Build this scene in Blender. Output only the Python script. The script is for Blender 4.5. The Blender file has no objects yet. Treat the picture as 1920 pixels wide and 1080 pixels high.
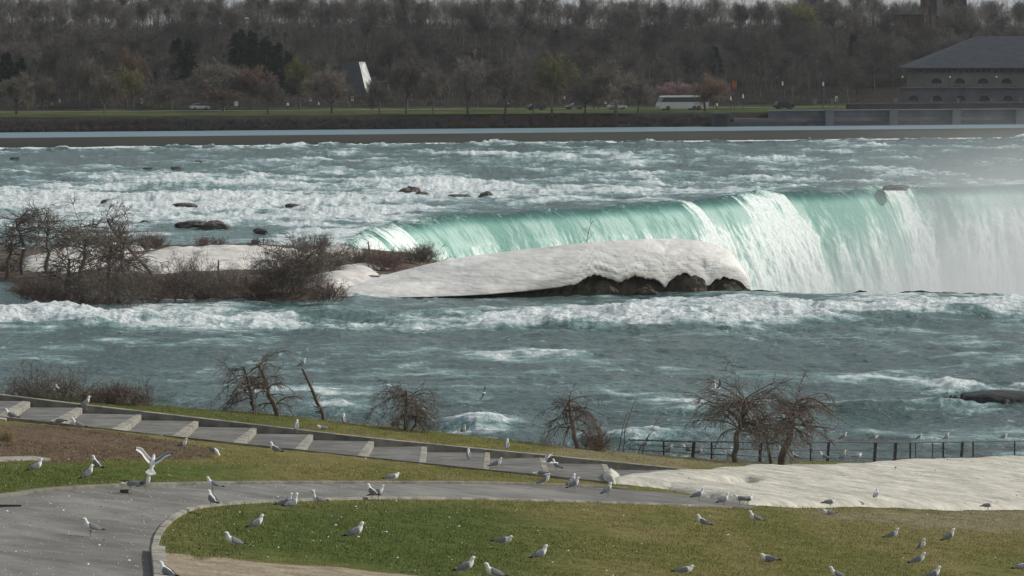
import bpy, math, random
import numpy as np
from mathutils import Vector, Matrix
R = math.radians
sc = bpy.context.scene
col = sc.collection

# ------------------------------------------------------------------ camera, sky, sun, exposure
F = 6500.0                      # focal length in photo pixels (1920 wide)
CZ = 20.0                       # the camera stands 20 m above the brink water
PITCH = math.atan(440 / F)
cam = bpy.data.cameras.new('camera'); cam.sensor_width = 36; cam.lens = 36 * F / 1920
cam.clip_start = 1; cam.clip_end = 8000
co = bpy.data.objects.new('camera', cam); col.objects.link(co)
co.location = (0, 0, CZ); co.rotation_euler = (R(90) - PITCH, 0, 0)
sc.camera = co
SUN_EL, SUN_AZ = R(30), R(16)   # azimuth from +X towards +Y
sun_dir = Vector((math.cos(SUN_EL) * math.cos(SUN_AZ), math.cos(SUN_EL) * math.sin(SUN_AZ), math.sin(SUN_EL)))
w = bpy.data.worlds.new('World'); sc.world = w; w.use_nodes = True
wn = w.node_tree; bg = wn.nodes['Background']
sky = wn.nodes.new('ShaderNodeTexSky'); sky.sky_type = 'NISHITA'; sky.sun_disc = False
sky.sun_elevation = SUN_EL; sky.sun_rotation = math.atan2(sun_dir.x, sun_dir.y)
sky.air_density = 1.0; sky.dust_density = 1.0; sky.ozone_density = 1.0
wtc = wn.nodes.new('ShaderNodeTexCoord'); wno = wn.nodes.new('ShaderNodeTexNoise')
wno.inputs['Scale'].default_value = 2.2; wno.inputs['Detail'].default_value = 6
wmp = wn.nodes.new('ShaderNodeMapping'); wmp.inputs['Scale'].default_value = (1, 1, 4)
wrm = wn.nodes.new('ShaderNodeValToRGB'); wrm.color_ramp.elements[0].position = 0.15; wrm.color_ramp.elements[1].position = 0.5
wmx = wn.nodes.new('ShaderNodeMix'); wmx.data_type = 'RGBA'
wn.links.new(wtc.outputs['Generated'], wmp.inputs[0]); wn.links.new(wmp.outputs[0], wno.inputs['Vector'])
wn.links.new(wno.outputs['Fac'], wrm.inputs[0]); wn.links.new(wrm.outputs[0], wmx.inputs[0])
wn.links.new(sky.outputs[0], wmx.inputs[6]); wmx.inputs[7].default_value = (5.8, 6.3, 6.8, 1)   # cloud veil
wn.links.new(wmx.outputs[2], bg.inputs[0]); bg.inputs[1].default_value = 0.070
sl = bpy.data.lights.new('sun', 'SUN'); sl.energy = 3.5; sl.angle = R(0.6); sl.color = (1, 0.95, 0.86)
so = bpy.data.objects.new('sun', sl); col.objects.link(so)
so.rotation_euler = sun_dir.to_track_quat('Z', 'Y').to_euler()
sc.view_settings.view_transform = 'Standard'; sc.view_settings.look = 'None'
sc.view_settings.exposure = 0.0; sc.view_settings.gamma = 1.0
sc.render.engine = 'CYCLES'
sc.cycles.max_bounces = 6; sc.cycles.transparent_max_bounces = 16; sc.cycles.volume_bounces = 1
sc.cycles.volume_step_rate = 1.0; sc.cycles.volume_max_steps = 128

# ------------------------------------------------------------------ measuring: photo pixel -> place on the land / water
cp, sp = math.cos(PITCH), math.sin(PITCH)
def ray(px, py):
    cx = (px - 960) / F; cz = (540 - py) / F
    y = cp + sp * cz; z = -sp + cp * cz
    return cx / y, z / y
def at(px, py, Y):
    rx, rz = ray(px, py); return Vector((rx * Y, Y, CZ + rz * Y))
LA, LB, LC = 6.15, .0628, .119
def zland(x, y): return CZ - (LA + LB * y + LC * x)
def land(px, py, h=0):
    rx, rz = ray(px, py); Y = (LA - h) / (-rz - LB - LC * rx)
    return Vector((rx * Y, Y, CZ + rz * Y))
def water(px, py, z=0.0):
    rx, rz = ray(px, py); Y = (z - CZ) / rz
    return Vector((rx * Y, Y, z))
def wxy(pts, fn=water): return np.array([fn(*p)[:2] for p in pts])

# ------------------------------------------------------------------ noise
_rt = np.random.RandomState(7).rand(256, 256)
def vn(x, y, s=0):
    x = x + s * 17.31; y = y + s * 9.77
    xi = np.floor(x).astype(np.int64); yi = np.floor(y).astype(np.int64)
    fx = x - xi; fy = y - yi
    fx = fx * fx * fx * (fx * (fx * 6 - 15) + 10); fy = fy * fy * fy * (fy * (fy * 6 - 15) + 10)
    x0 = xi & 255; x1 = (xi + 1) & 255; y0 = yi & 255; y1 = (yi + 1) & 255
    a = _rt[x0, y0]; b = _rt[x1, y0]; c = _rt[x0, y1]; d = _rt[x1, y1]
    return a + (b - a) * fx + (c - a) * fy + (a - b - c + d) * fx * fy
def fbm(x, y, o=4, s=0, g=.5):
    t = 0; A = 1; n = 0
    for i in range(o):
        t = t + A * vn(x * 2 ** i, y * 2 ** i, s + i * 3); n += A; A *= g
    return t / n
def ridged(x, y, o=4, s=0):
    t = 0; A = 1; n = 0
    for i in range(o):
        t = t + A * (1 - np.abs(2 * vn(x * 2 ** i, y * 2 ** i, s + i * 3) - 1)); n += A; A *= .5
    return t / n
def sst(a, b, x):
    t = np.clip((x - a) / (b - a), 0, 1); return t * t * (3 - 2 * t)
def sdist(poly, x, y, closed=True):
    """signed distance to a polygon, positive inside"""
    P = np.asarray(poly, float); n = len(P)
    d = np.full(x.shape, 1e18); ins = np.zeros(x.shape, bool)
    for i in range(n if closed else n - 1):
        ax, ay = P[i]; bx, by = P[(i + 1) % n]
        ex, ey = bx - ax, by - ay
        t = np.clip(((x - ax) * ex + (y - ay) * ey) / (ex * ex + ey * ey + 1e-12), 0, 1)
        d = np.minimum(d, (x - ax - t * ex) ** 2 + (y - ay - t * ey) ** 2)
        if closed:
            c = (ay > y) != (by > y)
            with np.errstate(divide='ignore', invalid='ignore'):
                ins ^= c & (x < (bx - ax) * (y - ay) / (by - ay + 1e-15) + ax)
    d = np.sqrt(d)
    return np.where(ins, d, -d) if closed else d

# ------------------------------------------------------------------ mesh helpers
def tag(o, label=None, cat=None, group=None, kind=None):
    if label: o['label'] = label
    if cat: o['category'] = cat
    if group: o['group'] = group
    if kind: o['kind'] = kind
    return o
def link(o, parent=None):
    col.objects.link(o)
    if parent: o.parent = parent
    return o
def npmesh(name, V, Fc, mats, smooth=True, attrs=None, cols=None, midx=None, parent=None):
    V = np.asarray(V, np.float32).reshape(-1, 3); Fc = np.asarray(Fc, np.int32)
    me = bpy.data.meshes.new(name)
    me.vertices.add(len(V)); me.vertices.foreach_set('co', V.ravel())
    nf, k = Fc.shape
    me.loops.add(nf * k); me.loops.foreach_set('vertex_index', Fc.ravel())
    me.polygons.add(nf); me.polygons.foreach_set('loop_start', np.arange(nf, dtype=np.int32) * k)
    me.polygons.foreach_set('loop_total', np.full(nf, k, np.int32))
    me.polygons.foreach_set('use_smooth', np.full(nf, smooth, bool))
    if midx is not None: me.polygons.foreach_set('material_index', np.asarray(midx, np.int32))
    for m in (mats if isinstance(mats, (list, tuple)) else [mats]): me.materials.append(m)
    for k_, a in (attrs or {}).items():
        at_ = me.attributes.new(k_, 'FLOAT', 'POINT'); at_.data.foreach_set('value', np.asarray(a, np.float32).ravel())
    for k_, a in (cols or {}).items():
        c4 = np.ones((len(V), 4), np.float32); c4[:, :3] = a
        at_ = me.attributes.new(k_, 'FLOAT_COLOR', 'POINT'); at_.data.foreach_set('color', c4.ravel())
    me.update(calc_edges=True)
    return link(bpy.data.objects.new(name, me), parent)
def gridfaces(nr, nc, keep=None):
    i = np.arange(nr * nc).reshape(nr, nc)
    f = np.stack([i[:-1, :-1], i[:-1, 1:], i[1:, 1:], i[1:, :-1]], -1)
    f = f.reshape(-1, 4) if keep is None else f[keep]
    return f
def compact(V, Fc, *arrs):
    u, inv = np.unique(Fc, return_inverse=True)
    return [V[u], inv.reshape(Fc.shape)] + [a[u] for a in arrs]
def empty(name, loc=(0, 0, 0), rz=0, label=None, cat=None, group=None):
    o = bpy.data.objects.new(name, None); o.location = loc; o.rotation_euler = (0, 0, rz)
    o.empty_display_size = .3
    link(o); return tag(o, label, cat, group)
def tubes(P, Rd, sides=3):
    """batch of tapering tubes: P (N,K,3), Rd (N,K) -> V, F"""
    N, K, _ = P.shape
    T = np.gradient(P, axis=1); T /= np.linalg.norm(T, axis=2, keepdims=True) + 1e-9
    ref = np.where(np.abs(T[..., 2:3]) > .9, np.array([1., 0, 0]), np.array([0, 0, 1.]))
    A = np.cross(T, ref); A /= np.linalg.norm(A, axis=2, keepdims=True) + 1e-9
    B = np.cross(T, A)
    an = np.arange(sides) * 2 * np.pi / sides
    V = P[:, :, None, :] + Rd[:, :, None, None] * (A[:, :, None, :] * np.cos(an)[:, None] + B[:, :, None, :] * np.sin(an)[:, None])
    idx = np.arange(N * K * sides).reshape(N, K, sides)
    nx = np.roll(idx, -1, axis=2)
    Fc = np.stack([idx[:, :-1], nx[:, :-1], nx[:, 1:], idx[:, 1:]], -1).reshape(-1, 4)
    return V.reshape(-1, 3), Fc
def join(parts):
    Vs, Fs, o = [], [], 0
    for V, Fc in parts:
        Vs.append(V); Fs.append(Fc + o); o += len(V)
    return np.concatenate(Vs), np.concatenate(Fs)
def spawn(rng, P, Rd, n, t0, t1, length, spread, K=5, up=0.0, wig=.15, rs=.5, tip=.35, shrink=.4, rmin=.004, lrel=False):
    N, Kp, _ = P.shape
    idx = np.repeat(np.arange(N), n); M = len(idx)
    t = rng.uniform(t0, t1, M); f = t * (Kp - 1); i = np.minimum(f.astype(int), Kp - 2); f = (f - i)[:, None]
    p = P[idx, i] * (1 - f) + P[idx, i + 1] * f
    tg = P[idx, i + 1] - P[idx, i]; tg /= np.linalg.norm(tg, axis=1, keepdims=True) + 1e-9
    r0 = (Rd[idx, i] * (1 - f[:, 0]) + Rd[idx, i + 1] * f[:, 0]) * rs
    rv = rng.normal(size=(M, 3)); pr = rv - (rv * tg).sum(1, keepdims=True) * tg; pr /= np.linalg.norm(pr, axis=1, keepdims=True) + 1e-9
    a = (spread * rng.uniform(.6, 1.25, M))[:, None]
    d = tg * np.cos(a) + pr * np.sin(a)
    L = length * (1 - shrink * t) * rng.uniform(.55, 1.25, M)
    if lrel: L = L * np.linalg.norm(P[idx, -1] - P[idx, 0], axis=1)
    Q = np.zeros((M, K, 3)); Q[:, 0] = p
    st = (L / (K - 1))[:, None]
    for k in range(1, K):
        d = d + np.array([0, 0, up]) + rng.normal(size=(M, 3)) * wig
        d /= np.linalg.norm(d, axis=1, keepdims=True) + 1e-9
        Q[:, k] = Q[:, k - 1] + d * st
    Rn = np.maximum(r0, rmin)[:, None] * np.linspace(1, tip, K)[None]
    return Q, Rn
class MB:
    """collects boxes, prisms and tubes into one mesh"""
    def __init__(s): s.v = []; s.f = []; s.m = []
    def add(s, V, Fs, m=0):
        o = len(s.v); s.v += [tuple(v) for v in V]; s.f += [tuple(i + o for i in f) for f in Fs]; s.m += [m] * len(Fs); return s
    def box(s, a, b, m=0):
        (x0, y0, z0), (x1, y1, z1) = a, b
        x0, x1 = sorted((x0, x1)); y0, y1 = sorted((y0, y1)); z0, z1 = sorted((z0, z1))
        V = [(x, y, z) for z in (z0, z1) for x, y in ((x0, y0), (x1, y0), (x1, y1), (x0, y1))]
        return s.add(V, [(0, 3, 2, 1), (4, 5, 6, 7), (0, 1, 5, 4), (1, 2, 6, 5), (2, 3, 7, 6), (3, 0, 4, 7)], m)
    def prism(s, poly, ax, a, b, m=0):
        """poly of 2-D points extruded along axis ax from a to b; points are the two other axes in order"""
        n = len(poly)
        def p3(q, t):
            q = list(q); q.insert(ax, t); return tuple(q)
        V = [p3(q, a) for q in poly] + [p3(q, b) for q in poly]
        return s.add(V, [tuple(range(n))[::-1], tuple(range(n, 2 * n))] + [(i, (i + 1) % n, n + (i + 1) % n, n + i) for i in range(n)], m)
    def tube(s, a, b, r0, r1=None, n=8, m=0):
        a, b = Vector(a), Vector(b); r1 = r0 if r1 is None else r1
        d = (b - a).normalized(); u = d.orthogonal().normalized(); v = d.cross(u)
        V = [p + (u * math.cos(t) + v * math.sin(t)) * r for p, r in ((a, r0), (b, r1)) for t in [2 * math.pi * k / n for k in range(n)]]
        return s.add(V, [(k, (k + 1) % n, n + (k + 1) % n, n + k) for k in range(n)] + [tuple(range(n))[::-1], tuple(range(n, 2 * n))], m)
    def build(s, name, mats, parent=None, smooth=False):
        me = bpy.data.meshes.new(name); me.from_pydata(s.v, [], s.f)
        for m in (mats if isinstance(mats, (list, tuple)) else [mats]): me.materials.append(m)
        me.polygons.foreach_set('material_index', s.m)
        me.polygons.foreach_set('use_smooth', [smooth] * len(s.f)); me.update()
        return link(bpy.data.objects.new(name, me), parent)
def copy_tree(o, loc=None, rz=None, scale=None):
    r = o.copy(); col.objects.link(r)
    if loc is not None: r.location = loc
    if rz is not None: r.rotation_euler = (0, 0, rz)
    if scale is not None: r.scale = scale
    for ch in list(o.children):
        c = ch.copy(); col.objects.link(c); c.parent = r
        for g in ch.children:
            d = g.copy(); col.objects.link(d); d.parent = c
    return r

# ------------------------------------------------------------------ materials
def srgb(*c): return tuple((x / 255 / 12.92 if x / 255 <= .04045 else ((x / 255 + .055) / 1.055) ** 2.4) for x in c)
def mat(name, c1, c2=None, scale=1.0, rough=.8, bump=0, bscale=None, spec=.3, rnd=None, detail=5, stretch=None, coord='pos', metal=0, attr=None, patch=None):
    m = bpy.data.materials.new(name); m.use_nodes = True; nt = m.node_tree; b = nt.nodes['Principled BSDF']
    b.inputs['Roughness'].default_value = rough; b.inputs['Specular IOR Level'].default_value = spec; b.inputs['Metallic'].default_value = metal
    N = nt.nodes.new; Lk = nt.links.new
    if coord == 'pos': src = N('ShaderNodeNewGeometry').outputs['Position']
    else: src = N('ShaderNodeTexCoord').outputs['Object']
    if stretch:
        mp = N('ShaderNodeMapping'); mp.inputs['Scale'].default_value = stretch; Lk(src, mp.inputs[0]); src = mp.outputs[0]
    c2 = c2 or tuple(x * .6 for x in c1)
    no = N('ShaderNodeTexNoise'); no.inputs['Scale'].default_value = scale; no.inputs['Detail'].default_value = detail; Lk(src, no.inputs['Vector'])
    rp = N('ShaderNodeValToRGB'); rp.color_ramp.elements[0].position = .35; rp.color_ramp.elements[1].position = .65
    rp.color_ramp.elements[0].color = (*c1, 1); rp.color_ramp.elements[1].color = (*c2, 1); Lk(no.outputs['Fac'], rp.inputs[0])
    out = rp.outputs[0]
    if attr:
        an = N('ShaderNodeAttribute'); an.attribute_name = attr
        mx = N('ShaderNodeMix'); mx.data_type = 'RGBA'; mx.blend_type = 'MULTIPLY'; mx.inputs[0].default_value = 1
        Lk(out, mx.inputs[6]); Lk(an.outputs['Color'], mx.inputs[7]); out = mx.outputs[2]
    if patch:
        n6 = N('ShaderNodeTexNoise'); n6.inputs['Scale'].default_value = patch[0]; n6.inputs['Detail'].default_value = 8; n6.inputs['Roughness'].default_value = .65; Lk(src, n6.inputs['Vector'])
        r6 = N('ShaderNodeValToRGB'); r6.color_ramp.elements[0].position = patch[2] if len(patch) > 2 else .42; r6.color_ramp.elements[1].position = .58
        r6.color_ramp.elements[0].color = (patch[1],) * 3 + (1,); r6.color_ramp.elements[1].color = (1, 1, 1, 1); Lk(n6.outputs['Fac'], r6.inputs[0])
        m6 = N('ShaderNodeMix'); m6.data_type = 'RGBA'; m6.blend_type = 'MULTIPLY'; m6.inputs[0].default_value = 1; Lk(out, m6.inputs[6]); Lk(r6.outputs[0], m6.inputs[7]); out = m6.outputs[2]
    if rnd:
        oi = N('ShaderNodeObjectInfo'); mr = N('ShaderNodeMapRange'); mr.inputs['To Min'].default_value = rnd[0]; mr.inputs['To Max'].default_value = rnd[1]
        Lk(oi.outputs['Random'], mr.inputs[0]); hs = N('ShaderNodeHueSaturation'); Lk(mr.outputs[0], hs.inputs['Value']); Lk(out, hs.inputs['Color'])
        if len(rnd) > 2:
            m2 = N('ShaderNodeMath'); m2.operation = 'MULTIPLY'; m2.inputs[1].default_value = 7.13; Lk(oi.outputs['Random'], m2.inputs[0])
            m3 = N('ShaderNodeMath'); m3.operation = 'FRACT'; Lk(m2.outputs[0], m3.inputs[0])
            m4 = N('ShaderNodeMapRange'); m4.inputs['To Min'].default_value = .5 - rnd[2]; m4.inputs['To Max'].default_value = .5 + rnd[2]
            Lk(m3.outputs[0], m4.inputs[0]); Lk(m4.outputs[0], hs.inputs['Hue'])
        out = hs.outputs[0]
    Lk(out, b.inputs['Base Color'])
    if bump:
        n2 = N('ShaderNodeTexNoise'); n2.inputs['Scale'].default_value = bscale or scale * 4; n2.inputs['Detail'].default_value = 4; Lk(src, n2.inputs['Vector'])
        bp = N('ShaderNodeBump'); bp.inputs['Distance'].default_value = bump; Lk(n2.outputs['Fac'], bp.inputs['Height']); Lk(bp.outputs[0], b.inputs['Normal'])
    return m
def water_mat(name, deep, foamc=(.80, .83, .84), fs=(1.4, .7, 1.4), bump=.12, clear=None, rough=.22, brk=1.5, spec=.5, milky=(.20, .325, .33), dk=(.50, .60, .61)):
    m = bpy.data.materials.new(name); m.use_nodes = True; nt = m.node_tree; b = nt.nodes['Principled BSDF']
    N = nt.nodes.new; Lk = nt.links.new
    geo = N('ShaderNodeNewGeometry'); at_ = N('ShaderNodeAttribute'); at_.attribute_name = 'foam'; tn = N('ShaderNodeAttribute'); tn.attribute_name = 'tint'
    mp = N('ShaderNodeMapping'); mp.inputs['Scale'].default_value = fs; Lk(geo.outputs['Position'], mp.inputs[0])
    no = N('ShaderNodeTexNoise'); no.inputs['Scale'].default_value = 1.0; no.inputs['Detail'].default_value = 8; no.inputs['Roughness'].default_value = .62; Lk(mp.outputs[0], no.inputs['Vector'])
    # foam breakup
    a = N('ShaderNodeMath'); a.operation = 'SUBTRACT'; Lk(no.outputs['Fac'], a.inputs[0]); a.inputs[1].default_value = .5
    a2 = N('ShaderNodeMath'); a2.operation = 'MULTIPLY_ADD'; Lk(a.outputs[0], a2.inputs[0]); a2.inputs[1].default_value = brk; Lk(at_.outputs['Fac'], a2.inputs[2])
    mr = N('ShaderNodeMapRange'); mr.interpolation_type = 'SMOOTHSTEP'; mr.inputs['From Min'].default_value = .40; mr.inputs['From Max'].default_value = .90; Lk(a2.outputs[0], mr.inputs[0])
    fo = mr.outputs[0]
    m8 = N('ShaderNodeMapRange'); m8.interpolation_type = 'SMOOTHSTEP'; m8.inputs['From Min'].default_value = .12; m8.inputs['From Max'].default_value = .58; Lk(a2.outputs[0], m8.inputs[0])
    # water body colour: deep -> clear by tint
    c = N('ShaderNodeMix'); c.data_type = 'RGBA'; Lk(tn.outputs['Fac'], c.inputs[0]); c.inputs[6].default_value = (*deep, 1); c.inputs[7].default_value = (*(clear or deep), 1)
    ng = N('ShaderNodeMath'); ng.operation = 'MULTIPLY'; ng.inputs[1].default_value = -1; ng.use_clamp = True; Lk(tn.outputs['Fac'], ng.inputs[0])
    c0 = N('ShaderNodeMix'); c0.data_type = 'RGBA'; Lk(ng.outputs[0], c0.inputs[0]); Lk(c.outputs[2], c0.inputs[6]); c0.inputs[7].default_value = (.06, .135, .13, 1)   # smooth river water
    c1 = N('ShaderNodeMix'); c1.data_type = 'RGBA'; Lk(m8.outputs[0], c1.inputs[0]); Lk(c0.outputs[2], c1.inputs[6]); c1.inputs[7].default_value = (*milky, 1)
    mx = N('ShaderNodeMix'); mx.data_type = 'RGBA'; Lk(fo, mx.inputs[0]); Lk(c1.outputs[2], mx.inputs[6]); n5 = N('ShaderNodeTexNoise'); n5.inputs['Scale'].default_value = 1.3; n5.inputs['Detail'].default_value = 7; n5.inputs['Roughness'].default_value = .65; Lk(mp.outputs[0], n5.inputs['Vector'])
    r5 = N('ShaderNodeValToRGB'); r5.color_ramp.elements[0].position = .36; r5.color_ramp.elements[1].position = .56; r5.color_ramp.elements[0].color = (*dk, 1); r5.color_ramp.elements[1].color = (*foamc, 1)
    Lk(n5.outputs['Fac'], r5.inputs[0]); Lk(r5.outputs[0], mx.inputs[7])
    Lk(mx.outputs[2], b.inputs['Base Color'])
    rr = N('ShaderNodeMapRange'); rr.inputs['To Min'].default_value = rough; rr.inputs['To Max'].default_value = .9; Lk(fo, rr.inputs[0]); Lk(rr.outputs[0], b.inputs['Roughness'])
    b.inputs['IOR'].default_value = 1.33; b.inputs['Specular IOR Level'].default_value = spec
    n2 = N('ShaderNodeTexNoise'); n2.inputs['Scale'].default_value = 1.1; n2.inputs['Detail'].default_value = 6; n2.inputs['Roughness'].default_value = .6
    mp2 = N('ShaderNodeMapping'); mp2.inputs['Scale'].default_value = (1.0, 1.6, 1.0); Lk(geo.outputs['Position'], mp2.inputs[0]); Lk(mp2.outputs[0], n2.inputs['Vector'])
    bp = N('ShaderNodeBump'); bp.inputs['Distance'].default_value = bump; Lk(n2.outputs['Fac'], bp.inputs['Height']); Lk(bp.outputs[0], b.inputs['Normal'])
    return m
M = {}
M['river'] = water_mat('river_water', (.058, .108, .106), clear=(.14, .25, .235), bump=.7, brk=1.25, fs=(.75, 1.1, 2.4))
M['calm'] = mat('calm_upstream_water', (.12, .19, .225), (.165, .24, .275), scale=.25, rough=.55, bump=.04, bscale=1.2, spec=.25, stretch=(.3, 1.5, 1))  # pale blue of the reflected sky is put into this water colour
M['fall'] = water_mat(spec=.12, name='falling_water', deep=(.18, .36, .31), foamc=(.84, .88, .865), fs=(2.2, 2.2, 1.0), bump=.3, clear=(.40, .56, .51), rough=.75, brk=1.7, milky=(.44, .60, .545), dk=(.62, .72, .69))
M['ground'] = mat('lawn_ground', (1.15, 1.15, 1.15), (.75, .75, .72), scale=2.2, rough=.95, bump=.05, bscale=9, spec=.05, attr='Col', detail=8)
M['blade'] = mat('grass_blades', (1.35, 1.35, 1.3), (.8, .8, .8), scale=3, rough=.9, spec=.05, attr='Col')
M['asphalt'] = mat('asphalt', (.18, .176, .165), (.255, .25, .235), scale=1.1, rough=.95, patch=(.22, .72), bump=.01, bscale=25, spec=.1, detail=10)
M['landing'] = mat('landing_asphalt', (.175, .172, .165), (.235, .23, .22), scale=2.3, rough=.95, patch=(.7, .68), bump=.01, bscale=25, spec=.1, detail=9)
M['kerb'] = mat('concrete_kerb', (.40, .38, .33), (.29, .27, .24), scale=2.5, rough=.9, patch=(1.6, .62), bump=.01, bscale=20, spec=.1, detail=8)
M['kerbdark'] = mat('weathered_concrete', (.24, .225, .195), (.13, .12, .10), scale=2.2, rough=.9, bump=.01, bscale=15, spec=.1, detail=8)
M['snow'] = mat('old_snow', (.65, .62, .545), (.48, .455, .39), scale=1.3, rough=.9, bump=.16, bscale=3.5, patch=(.9, .72, .36), spec=.2, detail=9, stretch=(.6, 1, 1))
M['ice'] = mat('snow_ice', (.74, .71, .67), (.57, .545, .51), scale=.9, rough=.75, bump=.14, bscale=2.2, patch=(.5, .74, .36), spec=.3, detail=9, stretch=(.5, .5, 2.0))
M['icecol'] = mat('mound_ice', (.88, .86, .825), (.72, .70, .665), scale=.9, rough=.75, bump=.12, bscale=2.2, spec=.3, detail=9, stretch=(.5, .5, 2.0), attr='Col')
M['earth'] = mat('wet_earth', (.055, .043, .033), (.135, .105, .078), scale=1.2, rough=.9, bump=.3, bscale=1.5, spec=.2, detail=8)
M['blackrock'] = mat('black_wet_rock', (.014, .013, .012), (.03, .028, .026), scale=1.5, rough=.5, bump=.2, bscale=2, spec=.3, detail=8)
M['rock'] = mat('wet_rock', (.06, .052, .045), (.12, .105, .09), scale=1.5, rough=.6, bump=.25, bscale=2, spec=.4, detail=8)
M['bark'] = mat('grey_brown_bark', (.10, .08, .065), (.18, .15, .125), scale=6, rough=.95, bump=.01, bscale=20, spec=.1)
M['twig'] = mat('bare_twigs', (.125, .10, .085), (.235, .20, .17), scale=1.5, rough=.95, spec=.1)
M['redtwig'] = mat('reddish_twigs', (.150, .098, .082), (.215, .158, .132), scale=1.2, rough=.95, spec=.1)
M['htrunk'] = mat('hill_tree_bark', (.15, .14, .125), (.09, .083, .075), scale=.5, rough=1, spec=.02, rnd=(.6, 1.3))
M['hcrown'] = mat('hill_tree_twigs', (.165, .15, .135), (.115, .102, .09), scale=.5, rough=1, spec=.02, rnd=(.6, 1.35, .03))
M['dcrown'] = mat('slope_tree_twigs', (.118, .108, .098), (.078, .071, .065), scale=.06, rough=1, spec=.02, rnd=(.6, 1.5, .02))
M['scrown'] = mat('shore_tree_twigs', (.215, .18, .15), (.155, .13, .108), scale=.5, rough=1, spec=.02, rnd=(.8, 1.2, .02))
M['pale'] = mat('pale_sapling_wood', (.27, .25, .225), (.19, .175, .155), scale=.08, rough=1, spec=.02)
M['rcrown'] = mat('reddish_buds', (.19, .125, .10), (.145, .10, .082), scale=.5, rough=1, spec=.02, rnd=(.8, 1.2))
M['ycrown'] = mat('yellow_green_buds', (.22, .20, .09), (.17, .155, .08), scale=.5, rough=1, spec=.02, rnd=(.8, 1.2))
M['pcrown'] = mat('pink_blossom', (.36, .24, .25), (.22, .15, .15), scale=.5, rough=1, spec=.02)
M['ocrown'] = mat('rusty_buds', (.27, .19, .14), (.20, .145, .11), scale=.5, rough=1, spec=.02)
M['conifer'] = mat('dark_needles', (.016, .024, .018), (.030, .040, .026), scale=1.0, rough=1, spec=.02)
M['litter'] = mat('forest_floor', (.045, .040, .034), (.075, .066, .054), scale=.12, rough=1, spec=.02, detail=8)
M['farland'] = mat('far_ground', (1, 1, 1), (.7, .7, .7), scale=.25, rough=1, spec=.02, attr='Col', detail=6)
M['weir'] = mat('weir_reflection', (.028, .029, .023), (.040, .041, .033), scale=.15, rough=.6, spec=.3, detail=6, stretch=(.3, .3, 3))  # dark woods mirrored in the sliding water, painted as base colour
M['seawall'] = mat('seawall_stone', (.155, .15, .165), (.105, .102, .113), scale=.3, rough=.95, spec=.05, detail=8)
M['seadark'] = mat('seawall_dark_stone', (.06, .06, .066), (.09, .09, .096), scale=.3, rough=.95, spec=.05, detail=8)
M['limestone'] = mat('limestone_wall', (.225, .215, .19), (.165, .16, .145), scale=.4, rough=.95, spec=.05, detail=8)
M['roof'] = mat('slate_roof', (.035, .042, .055), (.05, .058, .072), scale=.4, rough=.8, spec=.2, stretch=(1, 1, 4))
M['dark'] = mat('dark_opening', (.012, .012, .014), (.02, .02, .022), rough=.5, spec=.3)
M['white'] = mat('white_paint', (.75, .74, .72), (.62, .61, .6), scale=1, rough=.6)
M['buswhite'] = mat('bus_white_paint', (.50, .50, .51), (.44, .44, .45), scale=.6, rough=.4, spec=.5)
M['glass'] = mat('dark_glass', (.02, .022, .025), (.03, .032, .035), rough=.15, spec=.6)
M['tyre'] = mat('tyre_rubber', (.015, .015, .015), (.02, .02, .02), rough=.9)
M['carblack'] = mat('black_car_paint', (.02, .02, .022), (.025, .025, .03), rough=.25, spec=.6)
M['carred'] = mat('grey_car_paint', (.12, .12, .125), (.1, .1, .1), rough=.3, spec=.6)
M['orange'] = mat('orange_cloth', (.42, .12, .04), (.34, .09, .035), rough=.8)
M['red'] = mat('red_sign_paint', (.45, .06, .05), (.4, .05, .05), rough=.8)
M['metal'] = mat('dark_painted_steel', (.045, .038, .038), (.07, .058, .055), scale=3, rough=.6, spec=.4, metal=.2)
M['brick'] = mat('red_brick', (.11, .058, .048), (.085, .048, .042), scale=1.5, rough=.95, spec=.05)
M['greyroof'] = mat('grey_shingle', (.075, .08, .085), (.055, .06, .065), scale=1.5, rough=.9)
M['whiteglass'] = mat('pale_glazed_panels', (.72, .74, .73), (.38, .41, .40), scale=.9, rough=.5, spec=.4, stretch=(1, 1, .4))
M['cloth'] = mat('pale_coat_cloth', (.55, .54, .52), (.4, .4, .4), scale=4, rough=.9)
M['skin'] = mat('skin', (.45, .28, .2), (.4, .25, .18), rough=.6)
M['denim'] = mat('dark_trousers', (.03, .035, .05), (.04, .045, .06), rough=.9)
M['gwhite'] = mat('white_feathers', (.82, .81, .79), (.72, .71, .70), scale=20, rough=.85, spec=.1, coord='obj')
M['ggrey'] = mat('grey_feathers', (.235, .24, .26), (.19, .195, .21), scale=20, rough=.85, spec=.1, coord='obj')
M['gblack'] = mat('black_feathers', (.018, .017, .017), (.03, .028, .028), scale=20, rough=.7, spec=.1, coord='obj')
M['bill'] = mat('yellow_bill', (.55, .38, .08), (.4, .28, .06), scale=20, rough=.5)
M['leg'] = mat('yellowish_legs', (.40, .34, .14), (.3, .25, .1), scale=20, rough=.6)
M['straw'] = mat('dry_grass', (.42, .32, .19), (.3, .23, .14), scale=4, rough=.95)

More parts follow.
